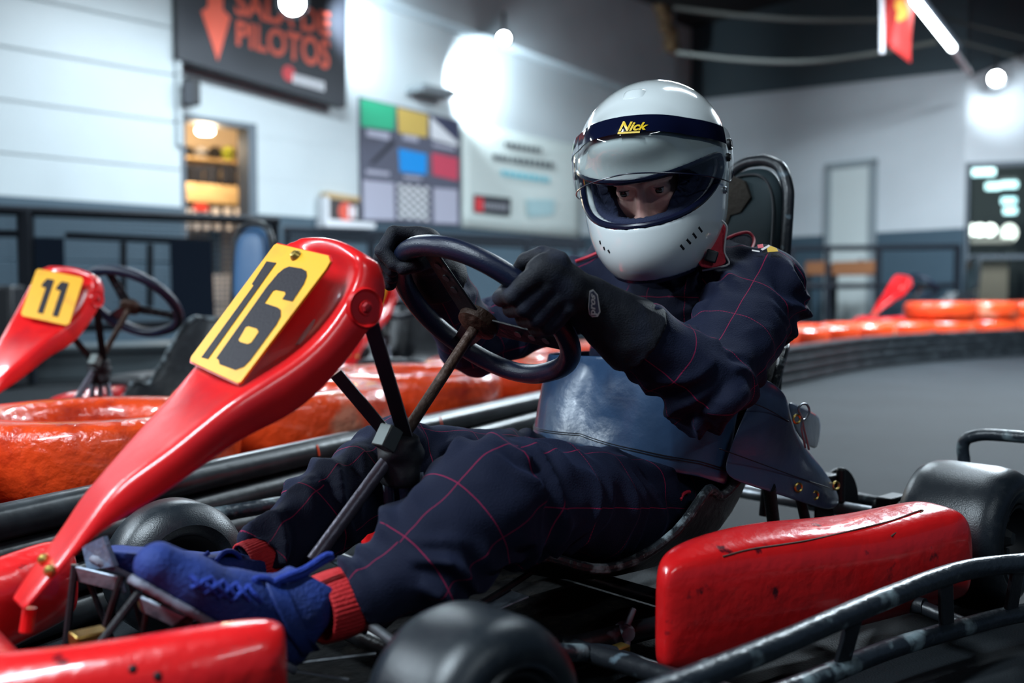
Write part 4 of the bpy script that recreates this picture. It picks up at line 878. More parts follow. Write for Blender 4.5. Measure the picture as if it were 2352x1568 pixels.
# suit cloth: quilted red stitch lines follow the sleeves and legs through the mesh's own UV map
m_suit = bpy.data.materials.new('navy_suit_cloth'); m_suit.use_nodes = True
nt = m_suit.node_tree; N = nt.nodes; Lk = nt.links; p_ = N['Principled BSDF']; p_.inputs['Roughness'].default_value = .82
p_.inputs['Sheen Weight'].default_value = .06; p_.inputs['Sheen Tint'].default_value = (.25, .35, .8, 1); p_.inputs['Specular IOR Level'].default_value = .25
uvn = N.new('ShaderNodeUVMap'); uvn.uv_map = 'stitch'; sx = N.new('ShaderNodeSeparateXYZ'); Lk.new(uvn.outputs[0], sx.inputs[0])
def line(out, period, width):
    a = N.new('ShaderNodeMath'); a.operation = 'MULTIPLY'; a.inputs[1].default_value = 1 / period; Lk.new(out, a.inputs[0])
    b = N.new('ShaderNodeMath'); b.operation = 'PINGPONG'; b.inputs[1].default_value = .5; Lk.new(a.outputs[0], b.inputs[0])
    c = N.new('ShaderNodeMath'); c.operation = 'LESS_THAN'; c.inputs[1].default_value = width / period / 2; Lk.new(b.outputs[0], c.inputs[0]); return c.outputs[0]
l1, l2 = line(sx.outputs[0], .105, .0014), line(sx.outputs[1], .105, .0014)
mxm = N.new('ShaderNodeMath'); mxm.operation = 'MAXIMUM'; Lk.new(l1, mxm.inputs[0]); Lk.new(l2, mxm.inputs[1])
d1, d2 = line(sx.outputs[0], .0052, .0036), line(sx.outputs[1], .0052, .0036)
dd = N.new('ShaderNodeMath'); dd.operation = 'MAXIMUM'; Lk.new(d1, dd.inputs[0]); Lk.new(d2, dd.inputs[1])
ml = N.new('ShaderNodeMath'); ml.operation = 'MULTIPLY'; Lk.new(mxm.outputs[0], ml.inputs[0]); Lk.new(dd.outputs[0], ml.inputs[1])
cm = N.new('ShaderNodeMix'); cm.data_type = 'RGBA'; cm.inputs[6].default_value = (.0036, .0062, .0225, 1); cm.inputs[7].default_value = (.24, .007, .050, 1); Lk.new(ml.outputs[0], cm.inputs[0]); Lk.new(cm.outputs[2], p_.inputs['Base Color'])
tc = N.new('ShaderNodeTexCoord'); nz = N.new('ShaderNodeTexNoise'); nz.inputs['Scale'].default_value = 420; Lk.new(tc.outputs['Object'], nz.inputs['Vector'])
bpn = N.new('ShaderNodeBump'); bpn.inputs['Strength'].default_value = .3; bpn.inputs['Distance'].default_value = .004; Lk.new(nz.outputs[0], bpn.inputs['Height']); Lk.new(bpn.outputs[0], p_.inputs['Normal'])

m_suitplain = mat('navy_collar_cloth', (.0036, .0062, .0225), .82, spec=.25, bump=.3, bscale=420)
root = empty('person', K(.74, 0, .10), math.atan2(B[1], B[0]), label='person in a navy racing suit and white helmet gripping the kart steering wheel', cat='person')
bpy.context.view_layer.update()
# ---- helmet frame: S towards the wearer's left, FF the way the face points, UU up
yaw, pitch, roll = math.radians(21), math.radians(25), math.radians(4.5)
FH = A(-math.sin(yaw), -math.cos(yaw), 0); FF = FH * math.cos(pitch) - Z * math.sin(pitch); UU = FH * math.sin(pitch) + Z * math.cos(pitch); SS_ = np.cross(UU, FF)
if SS_[0] < 0: SS_ = -SS_
SS_, UU = SS_ * math.cos(roll) + UU * math.sin(roll), UU * math.cos(roll) - SS_ * math.sin(roll)
HO = P(1496, 374, 1.84)
AX = np.array([SS_, FF, UU])
def hl(p): return (p - HO) @ AX.T                # world -> helmet (s, f, u)
def hw_(q): return HO + np.asarray(q) @ AX
HS = 1.0
def outer(q):
    d = sd_ell(q, (0, -.012, .012), (.1345, .166, .131))
    d = smin(d, sd_ell(q, (0, .0, -.055), (.130, .158, .150)), .03)
    d = smin(d, sd_ell(q, (0, .058, -.110), (.104, .128, .098)), .05)
    brow = sd_ell(q, (0, .10, .075), (.075, .06, .045)); d = smin(d, brow + .004, .03)
    return d
def bottom(q): return -.179 - q[:, 2] + q[:, 1] * .10
def port(q):
    ps = np.degrees(np.arctan2(q[:, 0], q[:, 1] + .02)); a = np.abs(ps / 72); uu = q[:, 2] + .022 - .016 * a ** 2
    hh = np.where(uu > 0, .040, .036); g = (a ** 2.6 + np.abs(uu / hh) ** 2.2) ** (1 / 2.4)
    return np.where(q[:, 1] > -.02, (g - 1) * .036, .05)
def shell_h(q):
    o = outer(q); d = smax(o, -(o + .020), .004); d = np.maximum(d, bottom(q)); return smax(d, -port(q), .004)
shell = lambda p: shell_h(hl(p))
rad = .26; V, Q = surfnet(shell, HO - rad, HO + rad, .0042, 2)
helmet = net_obj('helmet', V, Q, m_white, root)
def hray(dirs, off=0.0):              # radius of the outer shell along directions from the helmet centre
    dirs = dirs / np.linalg.norm(dirs, axis=1, keepdims=True); lo = np.zeros(len(dirs)); hi = np.full(len(dirs), .4)
    for _ in range(28):
        mid = (lo + hi) / 2; ins = outer(dirs * mid[:, None]) < off; lo = np.where(ins, mid, lo); hi = np.where(ins, hi, mid)
    return dirs * lo[:, None]
def hproj(px, py, off=0.0):           # the pixel's ray met with the helmet's outer surface
    r = ray(px, py); r = r / np.linalg.norm(r); t = np.linalg.norm(HO - CAM) - .35
    for _ in range(60): t += float(outer(hl((CAM + r * t)[None]))[0] - off) * .8
    return CAM + r * t
# rubber trims round the port and along the bottom edge
pts = []
for i in range(90):
    t = 2 * PI * i / 90; c_, s_ = math.cos(t), math.sin(t); a = 72 * np.sign(c_) * abs(c_) ** (1 / 1.25); an = abs(a / 72)
    hh = .040 if s_ > 0 else .036; u = -.022 + .016 * an ** 2 + np.sign(s_) * hh * max(0, 1 - an ** 2.6) ** (1 / 2.2)
    ps = math.radians(a); d = A(math.sin(ps), math.cos(ps), 0); lo, hi = .03, .3
    for _ in range(30):
        m_ = (lo + hi) / 2; q = A(d[0] * m_, d[1] * m_ - .02, u); lo, hi = (m_, hi) if outer(q[None])[0] < -.004 else (lo, m_)
    pts.append(hw_(A(d[0] * lo, d[1] * lo - .02, u)))
m_rubber = mat('navy_rubber_trim', (.006, .008, .026), .25)
M().tube(pts, .0062, 10, closed=True).build('port_trim', m_rubber, helmet)
pts = []
for i in range(80):
    t = 2 * PI * i / 80; lo, hi = .01, .3
    for _ in range(30):
        m_ = (lo + hi) / 2; f_ = math.cos(t) * m_; q = A(math.sin(t) * m_, f_, -.179 + f_ * .10); lo, hi = (m_, hi) if outer(q[None])[0] < -.006 else (lo, m_)
    pts.append(hw_(q))
M().tube(pts, .0085, 10, closed=True).build('bottom_trim', m_rubber, helmet)
# padded lining
def liner_h(q):
    o = outer(q); d = smax(o + .021, -(o + .034), .004); a = np.abs(q[:, 0])
    d = smin(d, sd_ell(q, (.080, .072, -.078), (.046, .075, .056)), .012); d = smin(d, sd_ell(q, (-.080, .072, -.078), (.046, .075, .056)), .012)
    d = smin(d, sd_ell(q, (.097, .062, -.026), (.034, .075, .055)), .012); d = smin(d, sd_ell(q, (-.097, .062, -.026), (.034, .075, .055)), .012)
    d = smin(d, sd_ell(q, (0, .118, .034), (.095, .030, .022)), .012)
    d = np.maximum(d, bottom(q) + .006); return np.maximum(np.maximum(d, o + .019), np.where(o > -.037, -port(q) - .004, -1))
V, Q = surfnet(lambda p: liner_h(hl(p)), HO - rad, HO + rad, .0055, 2)
net_obj('lining', V, Q, mat('navy_lining', (.010, .016, .050), .9, bump=.3, bscale=300), helmet)
# visor, tilted up: a sheet a few millimetres off the shell, from one pivot to the other
m_visor = bpy.data.materials.new('smoked_visor'); m_visor.use_nodes = True; nt = m_visor.node_tree; N = nt.nodes; Lk = nt.links
for n in list(N): 
    if n.type != 'OUTPUT_MATERIAL': N.remove(n)
tr = N.new('ShaderNodeBsdfTransparent'); tr.inputs[0].default_value = (.85, .885, .875, 1); gl = N.new('ShaderNodeBsdfGlossy'); gl.inputs[1 if gl.inputs[1].type == 'VALUE' else 'Roughness'].default_value = .03
lw = N.new('ShaderNodeLayerWeight'); lw.inputs[0].default_value = .5; pw = N.new('ShaderNodeMath'); pw.operation = 'POWER'; pw.inputs[1].default_value = 3; Lk.new(lw.outputs['Facing'], pw.inputs[0]); fz = N.new('ShaderNodeMapRange'); fz.inputs[3].default_value = .07; fz.inputs[4].default_value = .7; Lk.new(pw.outputs[0], fz.inputs[0]); ms = N.new('ShaderNodeMixShader'); Lk.new(fz.outputs[0], ms.inputs[0]); Lk.new(tr.outputs[0], ms.inputs[1]); Lk.new(gl.outputs[0], ms.inputs[2]); Lk.new(ms.outputs[0], N['Material Output'].inputs[0])
VT = math.radians(28); VS = A(1, 0, 0); VF = A(0, math.cos(VT), math.sin(VT)); VU = A(0, -math.sin(VT), math.cos(VT))
def vpoint(th, v, off):               # a point of the raised visor: azimuth th, height v in the visor's own tilted frame
    d_ = VS * math.sin(th) + VF * math.cos(th); c_ = VU * v; lo, hi = .02, .32
    for _ in range(26):
        m_ = (lo + hi) / 2; lo, hi = (m_, hi) if outer((c_ + d_ * m_)[None])[0] < off else (lo, m_)
    return hw_(c_ + d_ * lo)
def vrange(th):
    e = np.clip((abs(math.degrees(th)) - 86) / 13, 0, 1); s_ = 1 - .45 * e ** 2.5; return .004 + (-.050) * s_ - .006 * abs(math.sin(th)), .004 + .047 * s_ - .007 * abs(math.sin(th)) ** 2
def vpatch(ths, a0, a1, off, na): return [[vpoint(t, vrange(t)[0] + (vrange(t)[1] - vrange(t)[0]) * (a0 + (a1 - a0) * q), off) for t in ths] for q in np.linspace(0, 1, na)]
ths = np.radians(np.linspace(-99, 99, 61))
vis = M().grid(vpatch(ths, 0, 1, .0085, 12)).build('visor', m_visor, helmet, smooth=180)
M().grid(vpatch(np.radians(np.linspace(-84, 80, 47)), .66, .985, .0095, 5)).build('sun_strip', mat('dark_sun_strip', (.004, .006, .024), .06, coat=.6), vis, smooth=180)
M().tube([vpoint(t, vrange(t)[0], .0085) for t in ths], .0013, 6).build('visor_rim', m_rubber, vis)
V, fs = text_mesh('Nick', .035, .25)
tx = M(); q4 = [(1425, 278), (1491, 281), (1486, 298), (1420, 302)]
tx.add([hproj(*quadmap([A(*p, 0) for p in q4], v)[:2], .0112) for v in V], fs)
tx.build('lettering', mat('yellow_lettering', (.85, .55, .01), .4), vis, smooth=0)
tx = M(); tx.add([hproj(x, y, .0112) for x, y in ((1419, 303), (1470, 301), (1469, 305), (1418, 308))], [(0, 1, 2, 3)]); tx.build('underline', mat('yellow_line', (.85, .55, .01), .4), vis, smooth=0)
# pivots and screws
def stud(q, n, r, h, nm, m, par=None): M().lathe(q, n, [(0, h), (r * .45, h), (r * .5, h * .6), (r * .8, h * .9), (r, h * .5), (r, -.004)], 18).build(nm, m, par or helmet)
for sgn in (1, -1):
    for (th_, v_, r_) in ((90, .016, .0105), (84, -.010, .0075)):
        q = vpoint(sgn * math.radians(th_), v_, .0085); n_ = grad(outer, hl(q[None]))[0]; stud(q, n_ @ AX, r_, .0035, 'visor_pivot', m_rim)
    q = hray(A(sgn * .12, .030, -.052)[None])[0]; n_ = grad(outer, q[None])[0]; stud(hw_(q + n_ * .001), n_ @ AX, .0065, .005, 'rivet', m_steel)
# chin vents
for (x0, y0, x1, y1) in ((1562, 562, 1570, 572), (1576, 549, 1585, 559), (1590, 535, 1598, 546), (1603, 521, 1611, 532), (1388, 566, 1390, 573), (1398, 573, 1401, 579), (1379, 552, 1381, 560)):
    M().tube([hproj(x0, y0, -.0012), hproj(x1, y1, -.0012)], .0027, 8).build('vent_slot', m_black, helmet)
# raised scoop on the crown
q = hray(A(.0, .035, .13)[None])[0]; n_ = grad(outer, q[None])[0]; t_ = nrm(A(0, 1, 0) - n_ * n_[1]); s_ = np.cross(t_, n_); rows = []
for v in np.linspace(-1, 1, 13):
    r_ = []
    for u in np.linspace(-1, 1, 13):
        hgt = .010 * max(0, 1 - (abs(u) / .9) ** 4) * max(0, 1 - (abs(v) / .9) ** 4) * (.35 + .65 * (1 - v) / 2) - .003
        b_ = q + s_ * u * .026 + t_ * v * .020; b_ = hray(b_[None])[0]; r_.append(hw_(b_ + n_ * hgt))
    rows.append(r_)
M().grid(rows).build('crown_vent', m_white, helmet, smooth=180)

# ---- body: one continuous surface of head, neck, trunk and limbs
J = dict(pel=K(.73, 0, .20), waist=K(.80, 0, .33), chest=K(.865, 0, .455), uch=K(.875, 0, .555), neck=K(.86, 0, .63), nk2=hw_((0, -.02, -.15)),
         shl=K(.872, .192, .580), shr=K(.885, -.192, .605), ell=K(.605, .268, .432), wrl=K(.415, .205, .560), elr=K(.60, -.31, .48), wrr=K(.365, -.150, .640),
         hpl=K(.68, .088, .205), knl=K(.235, .160, .282), anl=K(.035, .122, .172), hpr=K(.69, -.10, .205), knr=K(.275, -.128, .285), anr=K(.012, -.082, .190))
def limbs(k=1.0, g=0.0):
    c = lambda a, b, r1, r2, e=None: (J[a] if isinstance(a, str) else a, J[b] if isinstance(b, str) else b, r1 * k + g, r2 * k + g, (L, e) if e else None)
    shm = lambda a, b, t: J[a] + (J[b] - J[a]) * t
    return [('torso', [c('pel', 'waist', .125, .118, 1.22), c('waist', 'chest', .118, .128, 1.28), c('chest', 'uch', .128, .108, 1.45), c('uch', 'neck', .095, .066, 1.2)]),
            ('arml', [c(K(.875, .06, .612), 'shl', .078, .086), c('shl', 'ell', .086, .068), c('ell', 'wrl', .068, .050)]),
            ('armr', [c(K(.885, -.06, .620), 'shr', .078, .078), c('shr', 'elr', .078, .066), c('elr', 'wrr', .064, .046)]),
            ('legl', [c('hpl', 'knl', .096, .086), c('knl', K(.13, .152, .218), .088, .080), c(K(.13, .152, .218), 'anl', .080, .054)]),
            ('legr', [c('hpr', 'knr', .105, .076), c('knr', K(.13, -.105, .245), .078, .066), c(K(.13, -.105, .245), 'anr', .066, .048)])]
def body_sdf(lm, kk):
    def f(p):
        d = None
        for nm, cs in lm:
            dc = None
            for a, b, r1, r2, sc in cs:
                x = sd_cap(p, a, b, r1, r2, sc); dc = x if dc is None else smin(dc, x, .02)
            d = dc if d is None else smin(d, dc, kk)
        return d
    return f
inner = limbs(.66)
fb_ = body_sdf(inner, .02)
E_ = [A(-.032, .088, -.028), A(.032, .088, -.028)]
def head_sdf(p):
    q = hl(p)
    d = sd_ell(q, (0, -.005, .005), (.067, .096, .098)); d = smin(d, sd_ell(q, (0, .040, -.070), (.052, .062, .072)), .03)
    d = smin(d, sd_cap(q, A(0, .098, -.020), A(0, .116, -.066), .0085, .0125), .014)          # nose
    for s in (-1, 1):
        d = smin(d, sd_ell(q, (s * .014, .106, -.070), (.009, .010, .008)), .006)                # nostril wings
        d = smin(d, sd_ell(q, (s * .046, .074, -.052), (.026, .022, .018)), .018)                # cheekbone
        d = smin(d, sd_cap(q, A(s * .013, .098, -.005), A(s * .050, .084, -.003), .008, .0065), .010)   # brow
        d = smax(d, -sd_ell(q, (s * .032, .102, -.021), (.021, .017, .0125)), .008)              # socket
        d = smin(d, sd_ell(q, (s * .032, .084, -.021), (.018, .0165, .0150)), .003)              # lid mass
        d = smax(d, -sd_ell(q, (s * .032, .103, -.0215), (.0150, .010, .0060)), .003)            # lid opening
        d = smin(d, sd_ell(q, (s * .068, -.010, -.03), (.009, .020, .030)), .006)                # ear
    d = smin(d, sd_ell(q, (0, .094, -.098), (.022, .012, .009)), .008); d = smax(d, -sd_cap(q, A(-.020, .106, -.098), A(.020, .106, -.098), .0016, .0016), .003)   # lips
    return d
def full(p):
    d = fb_(p); d = smin(d, sd_cap(p, J['neck'], J['nk2'], .058, .056), .02); return smin(d, head_sdf(p), .015)
allp = np.array([v for v in J.values()]); lo_, hi_ = allp.min(0) - .16, allp.max(0) + .16; hi_[2] = HO[2] + .13
V, Q = surfnet(full, lo_, hi_, .0054, 2)
net_obj('body', V, Q, m_skin, root)
m_eyew = mat('eye_white', (.62, .58, .58), .12); m_iris = mat('dark_iris', (.02, .012, .010), .08)
for s in (-1, 1):
    ec = A(s * .032, .0855, -.0215); gaze = nrm(A(-.16, 1, -.10))
    eo = M().ball(hw_(ec), .0128, 20).build('eye', m_eyew, root, smooth=180)
    M().lathe(hw_(ec), gaze @ AX, [(0, .0134), (.003, .0133), (.0062, .0121), (.0064, .0112)], 20).build('iris', m_iris, eo)
    gx = nrm(np.cross(A(0, 0, 1), A(0, 1, 0)))
    def lid(e0, e1, nm):
        M().grid([[hw_(ec + A(math.sin(t) * math.cos(e), math.cos(t) * math.cos(e), math.sin(e)) * .0143) for t in np.linspace(-1.35, 1.35, 17)] for e in np.linspace(e0, e1, 8)]).build(nm, m_skin, eo, smooth=180)
    lid(.34, 1.3, 'eyelid'); lid(-.36, -1.3, 'eyelid')
    M().tube([hw_(ec + A(math.sin(t) * math.cos(.33), math.cos(t) * math.cos(.33), math.sin(.33)) * .0146) for t in np.linspace(-1.1, 1.1, 13)], .0008, 6).build('lashes', m_black, eo)
m_brow = mat('dark_brow_hair', (.03, .018, .012), .8, bump=.5, bscale=300)
for s in (-1, 1): M().tube([hw_(q) for q in (A(s * .016, .1045, .002), A(s * .032, .102, .0075), A(s * .050, .090, .003))], .0026, 8, smooth=4, flat=.8).build('eyebrow', m_brow, root)
# ---- suit
outer_l = limbs(1.0)
fs_ = body_sdf(outer_l, .028)
cutters = [(J['anl'], nrm(J['anl'] - K(.13, .152, .218)), .012), (J['anr'], nrm(J['anr'] - K(.13, -.105, .245)), .012), (J['wrl'], nrm(J['wrl'] - J['ell']), -.070), (J['wrr'], nrm(J['wrr'] - J['elr']), -.040)]
nup = nrm(J['nk2'] - J['neck'])
def suit(p):
    d = fs_(p)
    for c_, n_, o_ in cutters:
        h_ = (p - c_) @ n_; nr = np.linalg.norm(p - c_, axis=1); d = np.where(nr < .13, np.maximum(d, h_ - o_), d)
    return np.where(np.linalg.norm(p - J['neck'], axis=1) < .11, np.maximum(d, (p - J['neck']) @ nup - .03), d)
lo_, hi_ = allp.min(0) - .17, allp.max(0) + .17; hi_[2] = .80
V, Q = surfnet(suit, lo_, hi_, .0075, 2)
# folds: each vertex takes the chain it lies on; creases ring the limb and gather near the joints
segs = []
for nm, cs in outer_l:
    s0 = 0
    for a, b, r1, r2, sc in cs[(1 if nm.startswith('arm') else 0):]:
        ln = np.linalg.norm(b - a); segs.append((nm, a, b, r1, r2, sc, s0, ln)); s0 += ln
def seg_near(P_):
    D = np.stack([sd_cap(P_, a, b, r1, r2, sc) for _, a, b, r1, r2, sc, _, _ in segs], 1); return D.argmin(1)
def seg_uv(P_, k):
    nm, a, b, r1, r2, sc, s0, ln = segs[k]; ax = nrm(b - a); q = P_ - a; s = q @ ax + s0
    u = nrm(np.cross(ax, L if abs(ax @ L) < .8 else Z)); g = np.cross(ax, u)
    return s, np.arctan2(q @ g, q @ u), (r1 + r2) / 2 * (1.25 if sc else 1)
near = seg_near(V); G = grad(suit, V); disp = np.zeros(len(V))
for k in range(len(segs)):
    mk = near == k
    if not mk.any(): continue
    Pk = V[mk]; s, an, r_ = seg_uv(Pk, k); nm, a, b, r1, r2, sc, s0, ln = segs[k]
    t = (s - s0) / ln; jw = np.clip(np.abs(t - .5) * 2, 0, 1) ** 1.5
    n1 = vnoise(np.stack([s * .6, np.cos(an) * .05, np.sin(an) * .05], 1) + k * 3.1, 13, k)
    n2 = vnoise(Pk, 9, k + 20); n3 = vnoise(Pk, 22, k + 40)
    amp = {'torso': .012, 'arml': .018, 'armr': .016, 'legl': .018, 'legr': .018}[nm]
    wav = 1 - np.abs(np.sin(s * 52 + 2.2 * np.cos(an * 1.0 + k) + n2 * 4.5)) * 1.5
    disp[mk] = amp * (.38 + .75 * jw) * (wav * (.5 + .5 * np.cos(an + n1 * 4 + k))) + .011 * n2 + .006 * n3
# gather smoothly where the chains meet
V2 = V + G * disp[:, None]
so = net_obj('racing_suit', V2, Q, m_suit, root)
me = so.data; uv = me.uv_layers.new(name='stitch'); FC = V[Q].mean(1); fk = seg_near(FC); data = np.zeros((len(Q) * 4, 2))
for k in range(len(segs)):
    mk = fk == k
    if not mk.any(): continue
    s, an, r_ = seg_uv(V[Q[mk]].reshape(-1, 3), k); an = an.reshape(-1, 4)
    an = np.where(an - an[:, :1] > PI, an - 2 * PI, an); an = np.where(an - an[:, :1] < -PI, an + 2 * PI, an)
    idx = (np.where(mk)[0][:, None] * 4 + np.arange(4)).reshape(-1); data[idx, 0] = s + .02; data[idx, 1] = an.reshape(-1) * r_ + .035
uv.data.foreach_set('uv', data.astype(np.float32).reshape(-1))
sm = so.modifiers.new('soften', 'SMOOTH'); sm.factor = .5; sm.iterations = 2
sb_ = so.modifiers.new('sub', 'SUBSURF'); sb_.levels = 1; sb_.render_levels = 1
def sproj(px, py, off=0.0, f=suit):
    r = ray(px, py); r = r / np.linalg.norm(r); t = .8; best = (9, t)
    for _ in range(80):
        v = float(f((CAM + r * t)[None])[0] - off); best = min(best, (abs(v), t)); t += float(np.clip(v, -.05, .12)) * .8
        if t > 2.6: break
    return CAM + r * best[1]
# collar: stand-up red flap with a black press stud, plus a ring round the neck
col = M(); rows = []
nx = nrm(L - nup * (L @ nup)); ny = np.cross(nup, nx)
for h_, r_ in ((-.03, .096), (0, .086), (.03, .080), (.06, .078)): rows.append([J['neck'] + nup * h_ + (nx * math.cos(a) * 1.15 + ny * math.sin(a)) * r_ for a in np.linspace(0, 2 * PI, 40, endpoint=False)])
col.grid(rows, close=True).build('collar', m_suitplain, so, solid=.008, smooth=180)
m_collar = mat('red_collar_lining', (.55, .02, .04), .7, bump=.4, bscale=150)
fd = 1.770
cp = [[(1650, 500), (1662, 512), (1670, 520)], [(1638, 530), (1655, 540), (1668, 548)], [(1618, 558), (1640, 572), (1664, 580)], [(1603, 580), (1632, 595), (1668, 596)], [(1600, 602), (1618, 616), (1640, 622), (1674, 606)][0:1] + [(1612, 622), (1672, 608)]]
rows = [[P(x, y, fd + .012 * abs(i - 1) + .03 * (3 - j) * .35) for i, (x, y) in enumerate(r_)] for j, r_ in enumerate(cp)]
cf = M().grid(rows).build('collar_flap', m_collar, so, solid=.006, subsurf=2, smooth=180)
M().tube([P(x, y, fd - .004 + .02) for x, y in ((1652, 502), (1669, 520), (1666, 550), (1664, 580), (1674, 606), (1640, 616), (1613, 621))], .0018, 6, smooth=4).build('white_edging', m_thread, cf)
M().box(P(1634, 588, fd - .012), (.022, .008, .022), (A(.93, 0, -.3), A(0, 1, 0), A(.3, 0, .93)), ).build('press_stud', m_black, cf, bevel=.003)
# epaulette piping, shoulder badge
yk = [[(1660, 556, 1.87), (1656, 590, 1.83), (1664, 622, 1.80)], [(1690, 540, 1.88), (1684, 578, 1.83), (1686, 618, 1.79)], [(1718, 535, 1.88), (1712, 574, 1.825), (1704, 612, 1.785)], [(1731, 552, 1.87), (1722, 580, 1.82), (1716, 606, 1.785)]]
M().grid([[P(x, y, q + .035) for x, y, q in r_] for r_ in yk]).build('yoke_collar', m_suitplain, so, solid=.012, subsurf=2, smooth=180)
M().tube([P(x, y, q + .028) for x, y, q in ((1668, 548, 1.87), (1692, 538, 1.88), (1719, 534, 1.88), (1732, 552, 1.865), (1723, 580, 1.81), (1716, 606, 1.775))], .0030, 8, smooth=6).build('red_piping', m_piping, so)
for pts in (((1322, 600), (1345, 592), (1374, 580)),):
    M().tube([sproj(x, y, .010) for x, y in pts], .0032, 8, smooth=5).build('red_piping', m_piping, so)
M().tube([sproj(x, y, .003) for x, y in ((1563, 1147), (1568, 1136), (1576, 1130), (1584, 1129))], .003, 8, smooth=4).build('red_piping', m_piping, so)
def sew(pts, m, nm, off=.010): M().prism([sproj(x, y, off) for x, y in pts], -B * .001).build(nm, m, so, smooth=0)
sew([(1762, 571), (1770, 564), (1784, 570), (1788, 577), (1764, 579)], mat('badge_yellow', (.75, .45, .02), .6), 'shoulder_badge')
sew([(1740, 562), (1752, 560), (1754, 568), (1742, 570)], m_piping, 'shoulder_badge'); sew([(1748, 572), (1766, 562), (1770, 565), (1752, 575)], m_thread, 'shoulder_badge')
sew([(1728, 573), (1745, 576), (1745, 579), (1728, 576)], m_thread, 'shoulder_badge')
# ---- hands in gloves: fingers wrap the rim
def hand(side, th, wr, name, thumb_s, phi, sc=1.0):
    Q0 = swp(th); R_ = L * math.cos(th) + SV * math.sin(th); T_ = -L * math.sin(th) + SV * math.cos(th); N_ = SN
    cp_, sp_ = math.cos(phi), math.sin(phi); R_, N_ = R_ * cp_ + N_ * sp_, N_ * cp_ - R_ * sp_
    o = lambda r, n, t: Q0 + (R_ * r + N_ * n) * sc + T_ * t * thumb_s
    fing = []
    for i, (t, ln) in enumerate(((.038, .98), (.0125, 1.06), (-.0135, 1.0), (-.038, .85))):
        mc, pi, di, ti = o(.050, -.012, t * .92), o(.016 * ln, -.0405 * ln, t), o(-.026 * ln, -.026, t * .98), o(-.027, .006, t * .95)
        fing.append([(mc, pi, .0150 * sc, .0138 * sc), (pi, di, .0138 * sc, .0126 * sc), (di, ti, .0126 * sc, .0112)])
    w_ = J[wr]; pc = o(.056, .022, 0)
    th_ = [(o(.062, .030, .020), o(.034, .040, .036), .0175, .0155), (o(.034, .040, .036), o(.002, .036, .042), .0150, .0130), (o(.002, .036, .042), o(-.020, .026, .038), .013, .0115)]
    ca = nrm(w_ - pc)
    def f(p):
        d = sd_cap(p, o(.050, .004, .030), o(.050, .004, -.030), .021, .020)
        d = smin(d, sd_cap(p, o(.056, .014, .020), w_ + T_ * thumb_s * .012, .026, .034), .018); d = smin(d, sd_cap(p, o(.056, .014, -.022), w_ - T_ * thumb_s * .014, .025, .032), .018)
        for fg in fing:
            df = None
            for a, b, r1, r2 in fg: x = sd_cap(p, a, b, r1, r2); df = x if df is None else smin(df, x, .003)
            d = smin(d, df, .0045)
        dt = None
        for a, b, r1, r2 in th_: x = sd_cap(p, a, b, r1, r2); dt = x if dt is None else smin(dt, x, .004)
        d = smin(d, dt, .008)
        # gauntlet, wider towards the forearm and flared over the sleeve
        el = J['ell' if side > 0 else 'elr']; fa = nrm(el - w_)
        d = smin(d, sd_cap(p, w_ - fa * .005, w_ + fa * .088, .044, .062), .012)
        return d
    el = J['ell' if side > 0 else 'elr']; fa = nrm(el - w_)
    g = lambda p: np.maximum(f(p), (p - w_) @ fa - (.090 if side > 0 else .062))
    c_ = (Q0 + w_) / 2; V, Q = surfnet(g, c_ - .24, c_ + .24, .0042, 2)
    dsp = .0016 * vnoise(V, 45, 5) + .0022 * vnoise(V, 24, 9); V = V + grad(g, V) * dsp[:, None]
    ho = net_obj(name, V, Q, m_glove, root); s_ = ho.modifiers.new('sub', 'SUBSURF'); s_.levels = 1; s_.render_levels = 1
    return ho, g, w_, fa
hl_, gl_sdf, wl_, fal = hand(1, math.radians(16), 'wrl', 'glove', 1, math.radians(8))
hr_, gr_sdf, wr_, far_ = hand(-1, math.radians(130), 'wrr', 'glove', -1, math.radians(105), .9)
# wrist patch with lettering, red hem
q4 = [(1352, 666), (1372, 676), (1379, 722), (1353, 727)]
gp = lambda x, y, off: sproj(x, y, off, gl_sdf)
pt = [(1353, 722), (1351, 706), (1354, 668), (1362, 664), (1373, 676), (1379, 716), (1373, 727), (1360, 728)]
M().prism([gp(x, y, .0025) for x, y in pt], fal * .0002).build('wrist_patch', m_thread, hl_, smooth=0)
pt2 = [(1355, 720), (1354, 706), (1357, 671), (1363, 668), (1371, 679), (1376, 715), (1371, 723), (1361, 724)]
M().prism([gp(x, y, .0034) for x, y in pt2], fal * .0002).build('patch_face', mat('patch_grey', (.08, .08, .13), .6), hl_, smooth=0)
V, fs = text_mesh('pros', .03); tq = [A(1357, 723, 0), A(1358, 672, 0), A(1371, 683, 0), A(1372, 723, 0)]
M().add([gp(*quadmap(tq, v)[:2], .0042) for v in V], fs).build('patch_lettering', m_thread, hl_, smooth=0)
